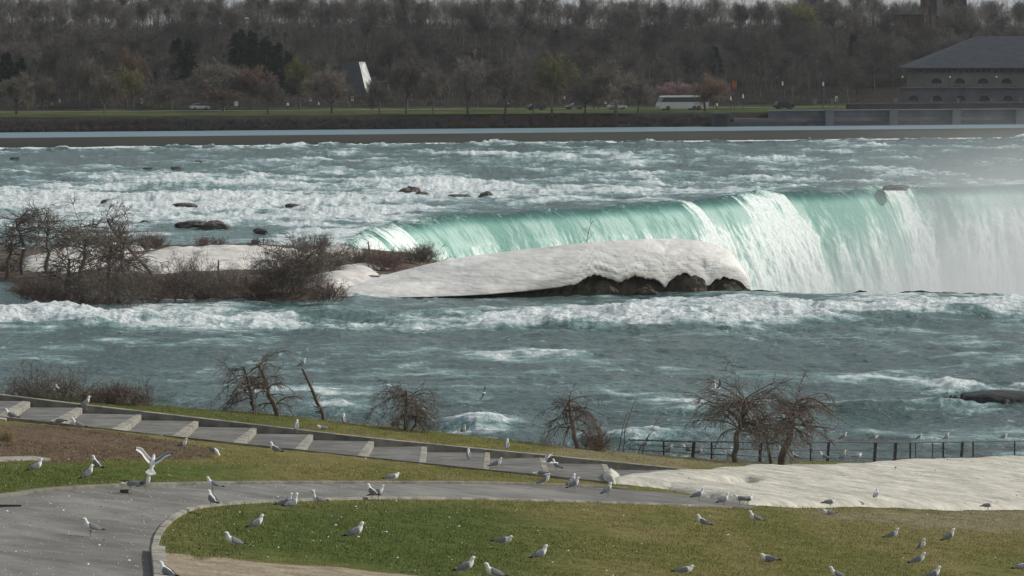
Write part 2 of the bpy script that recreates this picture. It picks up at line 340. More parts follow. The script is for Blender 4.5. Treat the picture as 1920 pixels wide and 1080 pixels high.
# ------------------------------------------------------------------ river surface, brink and falls
def acols(n, am=.185, ext=(.25, .4, .8, 1.6)):
    c = np.linspace(-am, am, n); return np.concatenate([-np.array(ext)[::-1], c, np.array(ext)])
def toplan(x, y):
    """plan position expressed on the scale used for the foam and wave lists below"""
    return 960 + F * x / y, 100 + F * CZ / y
def weirY(x): return 679 + .428 * x
def shoreY(x): return 724 + .388 * x
crest_px = [(2700, 342), (2300, 345), (1920, 349), (1800, 352), (1700, 353), (1600, 359), (1500, 364), (1440, 367.5), (1380, 372), (1280, 380), (1180, 387),
            (1120, 391), (1000, 398), (900, 403), (820, 412), (762, 426), (722, 446), (705, 474), (722, 500), (800, 518), (1000, 529), (1200, 536),
            (1400, 541), (1600, 544), (1920, 547), (2300, 549), (2700, 550)]
def catmull(P, n):
    P = np.asarray(P, float); P = np.vstack([2 * P[0] - P[1], P, 2 * P[-1] - P[-2]]); out = []
    for i in range(1, len(P) - 2):
        t = np.linspace(0, 1, n, endpoint=False)[:, None]
        a, b, c, d = P[i - 1], P[i], P[i + 1], P[i + 2]
        out.append(.5 * (2 * b + (c - a) * t + (2 * a - 5 * b + 4 * c - d) * t ** 2 + (3 * b - a - 3 * c + d) * t ** 3))
    return np.vstack(out + [P[-2][None]])
crest = catmull(wxy(crest_px), 6)
# foam coverage: (px, py, half width, half height, amount)
FZ = [(700, 606, 420, 10, .16), (1000, 600, 260, 18, .10), (1700, 575, 400, 20, .08), (1840, 745, 70, 14, .15), (330, 400, 460, 40, .16), (1450, 585, 560, 22, .20), (600, 598, 700, 14, .10), (250, 596, 330, 17, .12), (100, 287, 460, 11, .42), (420, 281, 300, 7, .40), (620, 286, 200, 9, .22), (1000, 285, 400, 10, .08), (900, 320, 900, 25, .05), (30, 290, 60, 8, .25), (1400, 300, 500, 12, -.02),
      (200, 322, 420, 14, -.12), (900, 300, 300, 12, .02), (300, 385, 420, 26, .44), (120, 360, 250, 14, .20), (560, 345, 220, 10, .20), (640, 400, 170, 22, .34),
      (560, 440, 200, 22, .28), (830, 355, 200, 9, .30), (1080, 362, 180, 9, .26), (1150, 340, 200, 7, .22), (1300, 352, 120, 7, .18),
      (430, 437, 110, 12, -.62), (340, 425, 70, 6, -.25), (240, 440, 120, 10, -.1), (700, 470, 60, 18, .45), (640, 450, 70, 16, .2), (900, 394, 220, 4, -.12), (900, 375, 300, 8, .12),
      (1550, 337, 170, 4, .34), (1480, 312, 60, 3, .25), (1650, 295, 60, 4, .25), (1430, 280, 60, 3, .14), (1480, 352, 80, 4, .2), (1740, 330, 90, 4, .25),
      (1000, 312, 200, 4, .12), (700, 335, 90, 4, .15), (1430, 366, 70, 4, .35), (1680, 352, 40, 5, .4),
      # channel in front of the ice
      (150, 597, 260, 15, .52), (420, 603, 140, 12, .40), (0, 585, 120, 16, .25), (620, 600, 170, 8, .26), (800, 612, 160, 9, .28), (960, 588, 200, 12, .30),
      (1120, 606, 150, 15, .44), (1340, 596, 220, 16, .38), (1600, 575, 200, 14, .42), (1850, 566, 150, 14, .42), (1750, 548, 260, 6, .30), (1300, 560, 160, 7, .26),
      (1420, 618, 120, 8, .2), (1760, 604, 120, 9, -.30), (1880, 610, 90, 8, .05), (600, 572, 500, 7, -.12), (1900, 590, 60, 6, .2), (1000, 625, 40, 6, .2),
      (1060, 667, 75, 6, .40), (1230, 664, 60, 4, .22), (460, 632, 70, 4, .16), (800, 630, 90, 4, .12), (90, 640, 60, 4, .12), (1500, 625, 90, 5, .12),
      (320, 747, 50, 8, .40), (240, 740, 40, 5, .2), (590, 762, 90, 16, .36), (660, 775, 90, 12, .25), (920, 782, 90, 20, .36), (880, 802, 90, 14, .25), (1010, 775, 70, 8, .2),
      (1210, 818, 90, 14, .46), (1180, 796, 90, 8, .1), (1320, 782, 40, 8, .1), (1620, 757, 110, 9, .46), (1560, 765, 50, 8, .2), (1730, 764, 90, 7, .32),
      (1800, 722, 80, 8, .46), (1790, 738, 40, 9, .45), (1880, 757, 90, 7, .42), (1850, 770, 60, 5, .3), (1900, 720, 60, 5, .4), (1830, 775, 50, 4, .25)]
# standing waves: (px, py, half width, half depth in metres, height in metres)
WV = [(60, 590, 190, 4, .75), (210, 603, 150, 3.5, .55), (400, 606, 140, 3, .45), (1060, 612, 130, 3.5, .75), (1180, 592, 160, 4, .45), (1370, 603, 190, 4, .55),
      (1620, 580, 200, 4, .5), (1840, 583, 150, 3.5, 1.0), (1790, 606, 120, 3.5, -.5), (950, 597, 120, 3, -.35), (1060, 672, 90, 3, .35), (1650, 765, 150, 2.5, .55), (1620, 790, 150, 4, -.3),
      (1820, 735, 60, 2, .5), (1210, 822, 80, 2, .5), (900, 795, 90, 3, .4), (590, 770, 80, 3, .4), (720, 455, 40, 10, 1.2), (640, 440, 60, 8, .6),
      (100, 283, 160, 10, 1.0), (430, 279, 240, 8, 1.0), (1440, 368, 70, 8, .9), (1680, 356, 45, 9, 1.1), (300, 375, 200, 8, .6), (560, 395, 180, 8, .5), (850, 350, 150, 8, .6)]
def river(x, y):
    """height, foam and tint of the river surface at plan positions"""
    u, v = toplan(x, y)
    base = 2.6 * sst(0, 1, (y - weirY(x) + 190) / 185)
    T = np.full(x.shape, .17); sp_ = 0
    for (a, b, sa, sb, amt) in FZ:
        T = T + amt * (1.35 if amt > 0 else 1) * np.exp(-((u - a) / sa) ** 2 - ((v - b) / sb) ** 2)
    T = T - .13 * sst(622, 648, v)
    T = T + .10 * sst(300, 350, v) * sst(480, 400, v) + .45 * np.exp(-((y - weirY(x) + .6) / 1.2) ** 2)
    far = sst(430, 620, y)
    wx = x + 2.2 * (fbm(x / 6, y / 9, 2, 50) - .5); wy = y + 3 * (fbm(x / 6, y / 9, 2, 60) - .5)
    n1 = fbm(wx / 5.5, wy / 7.5, 5, 1) ; n2 = ridged(wx / 2.4, wy / 3.4, 4, 2); n3 = fbm(wx / .9, wy / 1.2, 3, 3); m1 = fbm(wx / 10 + wy / 30, wy / 6.5, 5, 11); m2 = ridged(wx / 5.5, wy / 3.4, 4, 12); m3 = fbm(wx / 2.0, wy / 1.3, 3, 13); n4 = fbm(wx / 22, wy / 16, 3, 4)
    amp = .38 + .72 * np.clip(T, 0, 1)
    h = amp * (1.35 * (n1 - .5) + .62 * (n2 - .62) + .34 * (n3 - .5)) * (1 + .8 * far) + .5 * (n4 - .5)
    for (a, b, sa, sb, amt) in WV:
        Yc = F * CZ / (b - 100); g = np.exp(-((u - a) / sa) ** 2)
        if g.max() < 1e-3: continue
        dy = (y - Yc + 1.3 * (fbm(x / 4, y * 0 + a, 2, 9) - .5) * 3) / sb
        h = h + amt * g * np.exp(-np.where(dy < 0, dy * 1.6, dy) ** 2)
    f = T + 1.25 * (m1 - .5) + .85 * (m2 - .62) + .45 * (m3 - .5) + .5 * (n1 - .5) + .6 * (n4 - .5) + .30 * np.clip(h, -.6, .8)
    foam = .95 * np.clip((f - .02) / .95, 0, 1)
    # flecks
    fl = sst(.78, .92, ridged(wx / 1.5, wy / 2.2, 3, 21)) * sst(.46, .62, fbm(wx / 9, wy / 12, 3, 22))
    foam = np.maximum(foam, .5 * fl)
    tint = np.clip(.42 * sst(.1, .6, f) + .55 * np.exp(-((u - 430) / 160) ** 2 - ((v - 438) / 16) ** 2) + .25 * sst(.5, .75, n1), 0, 1)
    tint = np.maximum(tint, .6 * sst(650, 560, v) * sst(520, 600, v) * .6)
    calm = sst(0, 6, y - weirY(x))
    h = h * (1 - calm) + calm * .04 * (n3 - .5); foam = foam * (1 - calm); tint = tint * (1 - calm) + .12 * calm; foam = foam + .42 * calm
    base = np.where(y > weirY(x) + .2, 4.4, base)
    return base, h, foam, tint, u, v
def lipdrop(d):   # d: distance beyond the crest (negative = still upstream)
    return -.16 * np.clip(d + 3.2, 0, None) ** 2
A = acols(1250)
vr = np.concatenate([np.arange(236, 900, 1.25), np.linspace(905, 1250, 60)])[::-1]
Yr = np.concatenate([F * CZ / (vr - 100), [1000, 1060]]); nr = len(Yr)
gx = A[None, :] * Yr[:, None]; gy = np.repeat(Yr[:, None], len(A), 1)
base, hh, foam, tint, uu, vv = river(gx, gy)
sd = sdist(crest, gx, gy)                       # inside the gulf > 0
damp = sst(-.5, -12, sd)
tint = np.where(uu > 700, tint * (1 - .8 * sst(-9, -1, sd)), tint)
gz = base + hh * (.25 + .75 * damp) + lipdrop(np.minimum(sd, 1.5)) - .45 * sst(-3.0, -1.6, sd) * (vv < 505)
foam = np.maximum(foam, .75 * sst(-7, -1.5, sd) * (vv > 505))
foam = np.clip(foam, 0, 1) * (1 - .35 * sst(-5, -1, sd) * (uu < 1350) * (vv < 450))
keep = (sd < .4); kf = keep[:-1, :-1] & keep[1:, :-1] & keep[:-1, 1:] & keep[1:, 1:]
kf &= (gy[:-1, :-1] < shoreY(gx[:-1, :-1]) + 25)
# the sheet steps up behind the weir: drop the cells that straddle it
st_ = (gy[:-1, :-1] > weirY(gx[:-1, :-1]) + .2) != (gy[1:, :-1] > weirY(gx[1:, :-1]) + .2)
kf &= ~st_; kf &= gy[:-1, :-1] < weirY(gx[:-1, :-1]) + .2
V = np.stack([gx, gy, gz], -1).reshape(-1, 3); Fc = gridfaces(nr, len(A), kf)
V, Fc, fo_, ti_ = compact(V, Fc, foam.ravel(), tint.ravel())
tag(npmesh('river', V, Fc, M['river'], attrs={'foam': fo_, 'tint': ti_}), kind='structure')

# falls: a curtain that leaves the crest and drops into the gorge
C = catmull(wxy(crest_px), 260)
seg = np.r_[0, np.cumsum(np.linalg.norm(np.diff(C, axis=0), axis=1))]
S = np.arange(0, seg[-1], .17); CX = np.interp(S, seg, C[:, 0]); CY = np.interp(S, seg, C[:, 1])
tx, ty = np.gradient(CX), np.gradient(CY); k = np.ones(141) / 141
tx = np.convolve(np.pad(tx, 70, 'edge'), k, 'valid'); ty = np.convolve(np.pad(ty, 70, 'edge'), k, 'valid')
tl = np.hypot(tx, ty); nx_, ny_ = -ty / tl, tx / tl                      # inward normal of the horseshoe
if sdist(crest, np.array([CX[400] + nx_[400]]), np.array([CY[400] + ny_[400]]))[0] < 0: nx_, ny_ = -nx_, -ny_
dd = np.concatenate([np.linspace(-3.2, 1.2, 22), np.linspace(1.35, 14.5, 110)])
Sg, Dg = np.meshgrid(S, dd)
X0 = CX[None] + nx_[None] * Dg; Y0 = CY[None] + ny_[None] * Dg
zb = lipdrop(Dg)
su = 960 + F * CX / CY; sv = 100 + F * CZ / CY
bb, hw, f_r, t_r, _, _ = river(X0, Y0)
up_ = sst(.8, -3.0, Dg)
wsp = Sg + .6 * (fbm(Sg / 3, zb / 7, 3, 70) - .5)
q1 = fbm(wsp / 2.6, zb / 13, 4, 31); q2 = ridged(wsp / 1.1 + .25 * zb, zb / 5, 4, 32); q3 = fbm(wsp / .6, zb / 1.2, 4, 33); q4 = fbm(wsp / 9, zb / 30, 2, 34)
far_side = (sv < 440)[None]
W = np.full(S.shape, .40)
for (a, sa, amt) in [(1475, 30, .42), (1440, 34, .40), (1400, 20, .15), (1330, 26, .28), (1300, 20, .32), (1250, 24, .2), (1213, 16, .35), (1150, 14, .42), (1690, 26, 1.0), (1392, 20, .15), (1893, 9, .6), (880, 14, .2), (800, 20, .18), (760, 26, .28),
                     (960, 18, .1), (1060, 60, -.16), (1172, 10, -.3), (1355, 13, -.35), (1560, 55, -.12), (1512, 12, -.2), (1645, 22, -.14), (1780, 60, -.04), (820, 24, .12), (1610, 14, .12)]:
    W += amt * np.exp(-((su - a) / sa) ** 2) * (sv < 440)
W += .22 * sst(795, 755, su) * (sv < 440); W = np.where(sv >= 440, .9, W); W = np.convolve(np.pad(W, 10, 'edge'), np.ones(21) / 21, 'valid')[None]
dep = np.clip(-zb / 14, 0, 1.6)
fq = W * (1 + .15 * sst(0, .3, dep)) + .22 * dep + 1.9 * (q1 - .5) + 1.1 * (q2 - .6) + 1.1 * (q3 - .5) + .9 * (q4 - .5)
ff = sst(.12, 1.15, fq) * sst(-.2, 2.5, Dg + 3 * (W > .75)) * .9 + f_r * up_ * .4
out = Dg + sst(1, 6, Dg) * (1.5 * (q1 - .5) + .7 * (q2 - .6) + .35 * (q3 - .5)) + sst(2, 8, Dg) * .6 * np.clip(W - .35, 0, 1)
XX = CX[None] + nx_[None] * out; YY = CY[None] + ny_[None] * out
ZZ = bb * 0 + zb + .03 + hw * .25 * up_ + .35 * (q3 - .5) * sst(1, 4, Dg) + hw * .75 * up_ * sst(2.5, -5, Dg)
lz = sst(-.25, -1.7, zb + .5 * (q2 - .6)); tq = np.clip(.1 + .9 * sst(.15, .8, fq) + .2 * q2, 0, 1) * lz - (1 - lz)
tag(npmesh('waterfall', np.stack([XX, YY, ZZ], -1), gridfaces(len(dd), len(S)), M['fall'], attrs={'foam': np.clip(ff, 0, 1), 'tint': tq}), kind='structure')
g = MB(); g.box((-120, 230, -46), (400, 640, -45)); tag(g.build('gorge_water', M['river']), kind='structure')

# weir across the river, upstream of the falls
xs = np.linspace(-500, 700, 121); wm = MB()
prof = [(-2.2, -2), (-2.2, .0), (-1.3, 2.55), (-.5, 4.0), (0, 4.38), (.5, 4.44), (1.6, 4.44), (1.6, -2)]
Vw = np.array([[x, weirY(x) + a, b] for x in xs for a, b in prof]); n_ = len(prof)
Fw = [[i * n_ + j, (i + 1) * n_ + j, (i + 1) * n_ + j + 1, i * n_ + j + 1] for i in range(len(xs) - 1) for j in range(n_ - 1)]
tag(npmesh('weir', Vw, Fw, M['weir'], smooth=True), 'long low weir across the river, dark reflection of the woods put into its colour', 'weir')

xu = np.linspace(-420, 520, 500); tu = np.linspace(0, 1, 14); gX, gT = np.meshgrid(xu, tu); gY = weirY(gX) + 1.2 + gT * (shoreY(gX) + 3 - weirY(gX) - 1.2)
tag(npmesh('upstream_water', np.stack([gX, gY, 4.42 + .05 * (fbm(gX / 3, gY / 4, 3, 68) - .5)], -1), gridfaces(14, 500), M['calm']), kind='structure')
xs = np.linspace(-200, 260, 1400); fr = MB()
fh = .18 + .35 * fbm(xs / 3, xs * 0, 4, 66) * (xs < 20) + .25 * fbm(xs / 1.2, xs * 0, 3, 67)
Vf = np.array([[x, weirY(x) + a - 2.6, 2.42 + b * h_ * .6] for x, h_ in zip(xs, fh) for a, b in ((-1.6, 0), (-.8, .9), (0, 1), (.7, 0))])
tag(npmesh('foam_line', Vf, gridfaces(1400, 4), M['river'], attrs={'foam': np.full(len(Vf), 1.2), 'tint': np.zeros(len(Vf))}), kind='structure')

# ------------------------------------------------------------------ near bank: lawn, paths, snow
crest_line = [(-2500, 560), (-300, 716), (0, 735), (300, 757), (500, 773), (760, 801), (1085, 838), (1250, 852), (1385, 863), (1600, 865), (1920, 859), (2300, 850), (4000, 800)]
cl = [land(*p) for p in crest_line if p[0] > -400 and p[0] < 2400]
ca = np.array([c.x / c.y for c in cl]); cy = np.array([c.y for c in cl])
def crestY(a): return np.interp(a, ca, cy)
dirt = wxy([(-400, 790), (0, 800), (60, 797), (130, 801), (220, 812), (330, 828), (400, 845), (398, 856), (330, 861), (240, 862), (120, 866), (0, 864), (-400, 860)], land)
sandy = wxy([(300, 1036), (345, 1040), (360, 1050), (420, 1047), (480, 1056), (560, 1062), (640, 1065), (700, 1074), (790, 1082), (1000, 1130), (1000, 1400), (200, 1400), (290, 1080)], land)
green1 = wxy([(-300, 866), (0, 868), (150, 868), (330, 868), (480, 880), (420, 905), (250, 908), (0, 930), (-300, 950)], land)
green3 = wxy([(-300, 700), (0, 728), (300, 752), (640, 785), (560, 808), (300, 782), (0, 745), (-300, 715)], land)
green2 = wxy([(330, 965), (420, 948), (700, 940), (900, 945), (1050, 985), (1060, 1060), (900, 1120), (600, 1062), (420, 1045), (300, 1030)], land)
tan1 = wxy([(1000, 825), (1150, 842), (1320, 858), (1500, 862), (1520, 870), (1380, 878), (1260, 884), (1130, 870), (1000, 850)], land)
tan2 = wxy([(1500, 958), (1650, 958), (1920, 952), (2200, 950), (2200, 985), (1920, 1000), (1700, 985), (1560, 972)], land)
pathpoly_px = [(-400, 975), (0, 934), (60, 926), (130, 919), (250, 913), (500, 908), (900, 908), (1100, 914), (1250, 924), (1420, 945), (1410, 953), (1300, 949), (1150, 943), (900, 936), (700, 935), (520, 940), (420, 946),
               (360, 953), (330, 967), (305, 985), (290, 1010), (284, 1040), (288, 1080), (300, 1250), (-1500, 1250)]
pathpoly = wxy(pathpoly_px, land)
snow_px = [(1150, 902), (1190, 894), (1225, 889), (1262, 886), (1330, 888), (1325, 884), (1400, 880), (1500, 877.5), (1600, 873), (1660, 868), (1720, 865), (1920, 859.5), (2250, 851), (2250, 968), (1920, 957), (1760, 955), (1600, 952), (1480, 949),
           (1400, 946), (1350, 936), (1300, 926), (1260, 917), (1200, 912), (1160, 908)]
snowpoly = wxy(snow_px, land)
def ground_color(x, y):
    n = fbm(x / 1.7, y / 6, 4, 80); n2 = fbm(x / .5, y / 1.6, 3, 81)
    c = np.empty(x.shape + (3,)); olive = np.array([.168, .150, .054]); c[:] = olive
    def mixin(mask, colr):
        c[:] = c * (1 - mask[..., None]) + np.array(colr) * mask[..., None]
    mixin(sst(.45, .65, n) * .6, (.20, .165, .075)); mixin(sst(.55, .35, n) * .35, (.115, .125, .04))
    e = (n - .5) * 2.2 + (n2 - .5) * .8
    mixin(sst(-1.2, 1.2, sdist(green1, x, y) + e) * .85, (.080, .108, .028))
    mixin(sst(-1.5, 2.5, sdist(green3, x, y) + e) * .8, (.088, .105, .030))
    mixin(sst(-1.6, 2.2, sdist(green2, x, y) + e * 1.3) * .9, (.082, .108, .030))
    mixin(sst(-.6, 1.5, sdist(tan1, x, y) + e) * .8, (.235, .195, .12))
    mixin(sst(-.6, 1.2, sdist(tan2, x, y) + e) * .8, (.24, .205, .135))
    mixin(sst(-.25, .35, sdist(dirt, x, y) + e * .35), (.142, .100, .072))
    mixin(sst(-.12, .12, sdist(sandy, x, y) + e * .3), (.33, .265, .205))
    mixin(sst(.5, -.1, np.abs(sdist(snowpoly, x, y) + .2)) * .6, (.14, .115, .075))
    mixin(sst(-1.0, .8, y - crestY(x / y) + .5) * .5, (.10, .085, .04))
    return c * np.array([.93, .97, .93])
A2 = acols(900); Yn = np.concatenate([np.linspace(5, 50, 12), 50 + np.arange(0, 30, .14), 80 + np.arange(0, 50, .22), 130 + np.arange(0, 55, .4), [190, 200, 230]])
gx = A2[None] * Yn[:, None]; gy = np.repeat(Yn[:, None], len(A2), 1)
cy_ = crestY(A2)[None]; over = gy - cy_
edge_n = (fbm(gx / 3, gy / 3, 3, 90) - .5) * 1.6
zl = zland(gx, np.minimum(gy, cy_ + 1))
gz = np.maximum(zl - sst(-1, 1.5, over) * .25 - np.clip(over - 1 + edge_n, 0, None) * .62, -3.5)
sdp = sdist(pathpoly, gx, gy); sdd = sdist(dirt, gx, gy)
lump = .05 * (fbm(gx / .8, gy / .8, 4, 91) - .5) + .10 * (fbm(gx / 5, gy / 5, 2, 92) - .5)
gz = gz + lump * sst(.2, -1.5, sdp) - .05 * sst(-.1, .1, sdp) + .06 * (fbm(gx / .35, gy / .35, 2, 93) - .5) * sst(-.2, .3, sdd) * 1.2
# stairway footprint sinks below its landings
stair_px = [(-40, 740), (155, 765), (480, 798), (880, 843), (1240, 878), (1330, 888), (1260, 892), (1150, 908), (880, 879), (480, 838), (205, 806), (-40, 785)]
stairpoly = wxy(stair_px, land); sds = sdist(stairpoly, gx, gy); gz = gz - .45 * sst(-.05, .12, sds)
Cg = ground_color(gx, gy)
V = np.stack([gx, gy, gz], -1).reshape(-1, 3)
tag(npmesh('lawn', V, gridfaces(len(Yn), len(A2)), M['ground'], cols={'Col': Cg.reshape(-1, 3)}), kind='structure')

def sheet(name, px, m, lift, thick=.03):
    P = [land(*p) for p in px]; b = MB(); n = len(P)
    b.add([(p.x, p.y, zland(p.x, p.y) + lift) for p in P] + [(p.x, p.y, zland(p.x, p.y) + lift - thick) for p in P],
          [tuple(range(n))[::-1]] + [(i, (i + 1) % n, n + (i + 1) % n, n + i) for i in range(n)])
    return b.build(name, m)
o = sheet('path', pathpoly_px, M['asphalt'], .006); tag(o, kind='structure')
def kerb(name, px, wd, h0, h1, m, sm=8):
    P = catmull([land(*p)[:2] for p in px], sm); T = np.gradient(P, axis=0); T /= np.linalg.norm(T, axis=1, keepdims=True)
    Nn = np.stack([-T[:, 1], T[:, 0]], 1); vs = []
    for q, s_ in ((P, 1), (P + Nn * wd, -1)):
        pass
    Q = P + Nn * wd
    rows = []
    for a, b_ in zip(P, Q):
        za, zb_ = zland(*a), zland(*b_)
        rows += [(a[0], a[1], za + h0), (a[0], a[1], za + h1 - .012), (a[0] + .012 * (b_[0] - a[0]) / wd, a[1] + .012 * (b_[1] - a[1]) / wd, za + h1), (b_[0] , b_[1], zb_ + h1), (b_[0], b_[1], zb_ + h0)]
    n = len(P); Fk = []
    for i in range(n - 1):
        for j in range(4): Fk.append([i * 5 + j, i * 5 + j + 1, (i + 1) * 5 + j + 1, (i + 1) * 5 + j])
    return npmesh(name, np.array(rows), np.array(Fk), m, smooth=False)
kerb_in = [(300, 1260), (287, 1085), (283, 1040), (289, 1008), (304, 985), (330, 965), (362, 953), (420, 946), (520, 940), (700, 935), (900, 936), (1150, 943), (1300, 949), (1405, 954)]
# the kerb is built in stone lengths with joints between them
PK = catmull([land(*p)[:2] for p in kerb_in], 60); sk = np.r_[0, np.cumsum(np.linalg.norm(np.diff(PK, axis=0), axis=1))]
TK = np.gradient(PK, axis=0); TK /= np.linalg.norm(TK, axis=1, keepdims=True); NK = np.stack([TK[:, 1], -TK[:, 0]], 1)
kb = MB(); s0 = 0; rk = random.Random(5)
while s0 < sk[-1] - 1:
    L = 1.05; s1 = min(s0 + L - .025, sk[-1]); ss = np.linspace(s0, s1, 4); ring = []
    dz = rk.uniform(-.006, .006)
    wdt = .27 if s0 < 17 else .13; kh = .14 if s0 < 17 else .05
    a = np.stack([np.interp(ss, sk, PK[:, i]) for i in (0, 1)], 1); nn = np.stack([np.interp(ss, sk, NK[:, i]) for i in (0, 1)], 1); b2 = a + nn * wdt
    Vk = []
    for p_, q_ in zip(a, b2):
        Vk += [(p_[0], p_[1], zland(*p_) - .1), (p_[0], p_[1], zland(*p_) + kh - .015 + dz), (p_[0] + nn[0][0] * .015, p_[1] + nn[0][1] * .015, zland(*p_) + kh + dz), (q_[0], q_[1], zland(*q_) + kh + dz), (q_[0], q_[1], zland(*q_) - .1)]
    Fk = [(i * 5 + j, (i + 1) * 5 + j, (i + 1) * 5 + j + 1, i * 5 + j + 1) for i in range(3) for j in range(4)] + [(0, 1, 2, 3, 4), tuple(15 + j for j in (4, 3, 2, 1, 0))]
    kb.add(Vk, Fk); s0 += L
tag(kb.build('kerb', M['kerb']), kind='structure')
o = kerb('kerb', [(-400, 970), (0, 934), (60, 926), (130, 919), (250, 913), (500, 908), (900, 908), (1100, 914), (1180, 919)], .16, -.1, .07, M['kerbdark'], 10); tag(o, kind='structure')
o = kerb('kerb', [(-300, 868), (0, 865), (40, 863.5), (95, 862)], .5, -.1, .035, M['kerb'], 10); tag(o, kind='structure')

# ------------------------------------------------------------------ ramped stairway with concrete step edges
bars = [((-62, 738), (-150, 775), 22, 26), ((45, 752), (-14, 785), 14, 24), ((149, 763), (92, 793), 9, 24), ((259, 777), (207, 807), 8, 22), ((366, 789), (321, 820), 8, 20), ((476, 801), (436, 831), 8, 18), ((581, 813), (552, 844), 8, 16),
        ((694, 825), (669, 857), 9, 16), ((791, 835), (785, 870), 10, 12), ((910, 847.5), (905, 881), 9, 10), ((1010, 858), (1021, 894), 10, 11), ((1127, 870.5), (1141, 904), 11, 13), ((1238, 881), (1258, 897), 10, 12)]
stair = empty('ramped_stairway', land(600, 830), 0, 'long ramp of shallow asphalt steps with pale concrete edges descending along the lawn', 'stairway')
sx, sy, sz = stair.location
def stp(p, h): q = land(*p); return Vector((q.x - sx, q.y - sy, zland(q.x, q.y) + h - sz))
UP, DN = .03, -.15
for i, (tp, bt, wt, wb) in enumerate(bars):
    b = MB()
    q = [stp(tp, UP), stp((tp[0] + wt, tp[1] + wt * .11), UP), stp((bt[0] + wb, bt[1] + wb * .1), UP), stp(bt, UP)]
    # bevelled slab, its riser face down to the next landing
    lo = [v + Vector((0, 0, -.35)) for v in q]; c_ = sum(q, Vector()) / 4
    tq_ = [v.lerp(c_, .03) + Vector((0, 0, .0)) for v in q]; mq = [v + Vector((0, 0, -.02)) for v in q]
    b.add(tq_ + mq + lo, [(0, 1, 2, 3)[::-1]] + [(4 * r + j, 4 * r + (j + 1) % 4, 4 * r + 4 + (j + 1) % 4, 4 * r + 4 + j) for r in (0, 1) for j in range(4)])
    b.build('step_edge', M['kerb'], stair)
    if i + 1 < len(bars):
        t2, b2_, w2, wb2 = bars[i + 1]
        a_, b_, c2, d_ = stp((tp[0] + wt, tp[1] + wt * .11), DN), stp(t2, UP - .008), stp(b2_, UP - .008), stp((bt[0] + wb, bt[1] + wb * .1), DN)
        n = 8; Vv = []; 
        for r in range(n + 1):
            for s_ in range(n + 1):
                p = a_.lerp(b_, s_ / n).lerp(d_.lerp(c2, s_ / n), r / n); Vv.append(p)
        Fv = [(r * (n + 1) + s_, (r + 1) * (n + 1) + s_, (r + 1) * (n + 1) + s_ + 1, r * (n + 1) + s_ + 1) for r in range(n) for s_ in range(n)]
        l_ = MB(); l_.add(Vv, Fv); l_.build('landing', M['landing'], stair, smooth=True)
def wallstrip(name, px, h_top, h_bot, wd, m):
    b = MB(); P = [stp(p, 0) for p in px]; vs = []
    for i, p in enumerate(P):
        d = (P[min(i + 1, len(P) - 1)] - P[max(i - 1, 0)]); d.z = 0; d.normalize(); nrm = Vector((-d.y, d.x, 0)) * wd
        ht = h_top if not callable(h_top) else h_top(px[i][0])
        vs += [p + Vector((0, 0, h_bot)), p + Vector((0, 0, ht - .02)), p + nrm * .1 + Vector((0, 0, ht)), p + nrm + Vector((0, 0, ht)), p + nrm + Vector((0, 0, h_bot))]
    n = len(P); Fk = [(i * 5 + j, i * 5 + j + 1, (i + 1) * 5 + j + 1, (i + 1) * 5 + j) for i in range(n - 1) for j in range(4)] + [(0, 4, 3, 2, 1), tuple((n - 1) * 5 + j for j in (0, 1, 2, 3, 4))]
    b.add(vs, Fk); return b.build(name, m, stair)
back = [(-200, 722), (0, 748), (149, 766), (367, 791), (581, 816), (696, 829), (880, 847), (1015, 860), (1235, 882), (1330, 892)]
wallstrip('side_wall', back, lambda x: .12, -.3, .17, M['kerbdark'])
wallstrip('coping', [(a, b - .0) for a, b in back], .145, .122, .19, M['kerb'])
front = [(-200, 762), (0, 784), (89, 793.5), (205, 807), (319, 820), (480, 837), (550, 844.5), (667, 857), (784, 869.5), (880, 879.5), (1029, 894.5), (1152, 907)]
wallstrip('lawn_edging', front, .055, -.3, -.07, M['kerbdark'])

# ------------------------------------------------------------------ snow and ice
def mound(name, poly, zf, height, edge, step, m, amp=.1, ns=1.2, sink=.15, stepy=None, seed=0, extra=None):
    """a heap that rises from its outline; zf(x, y) is what it lies on"""
    P = np.asarray(poly); x = np.arange(P[:, 0].min() - 1, P[:, 0].max() + 1, step); y = np.arange(P[:, 1].min() - 2, P[:, 1].max() + 2, stepy or step)
    gx, gy = np.meshgrid(x, y); d = sdist(P, gx, gy) + (fbm(gx / (ns * 1.5), gy / (ns * 1.5), 3, seed + 5) - .5) * edge * .8
    t = np.clip(d / edge, -1, 1); h = np.where(t > 0, height * np.sqrt(np.clip(1 - (1 - np.clip(t, 0, 1)) ** 2, 0, 1)), t * sink * 4)
    n = fbm(gx / ns, gy / ns, 5, seed) - .5; h = h + amp * 2 * n * np.clip(t, 0, 1)
    if extra is not None: h = h + extra(gx, gy) * np.clip(t, 0, 1)
    z = zf(gx, gy) + h; kk = d > -edge * .6; kf = kk[:-1, :-1] & kk[1:, :-1] & kk[:-1, 1:] & kk[1:, 1:]
    V = np.stack([gx, gy, z], -1).reshape(-1, 3); Fc = gridfaces(len(y), len(x), kf); V, Fc = compact(V, Fc)
    return npmesh(name, V, Fc, m)
asph = wxy([(1345, 907), (1400, 906), (1425, 911), (1400, 917), (1350, 917), (1335, 912)], land)
def snow_extra(x, y):
    return -.38 * sst(-.3, .4, sdist(asph, x, y)) + .05 * (ridged(x / 3.5, y / 2, 3, 44) - .6) + .06 * (fbm(x / .5, y / .5, 3, 45) - .5)
tag(mound('snow_patch', snowpoly, zland, .24, 1.1, .09, M['snow'], amp=.07, ns=2.2, stepy=.22, seed=3, extra=snow_extra),
    'broad sheet of dirty old snow beside the path and railing', 'snow patch')
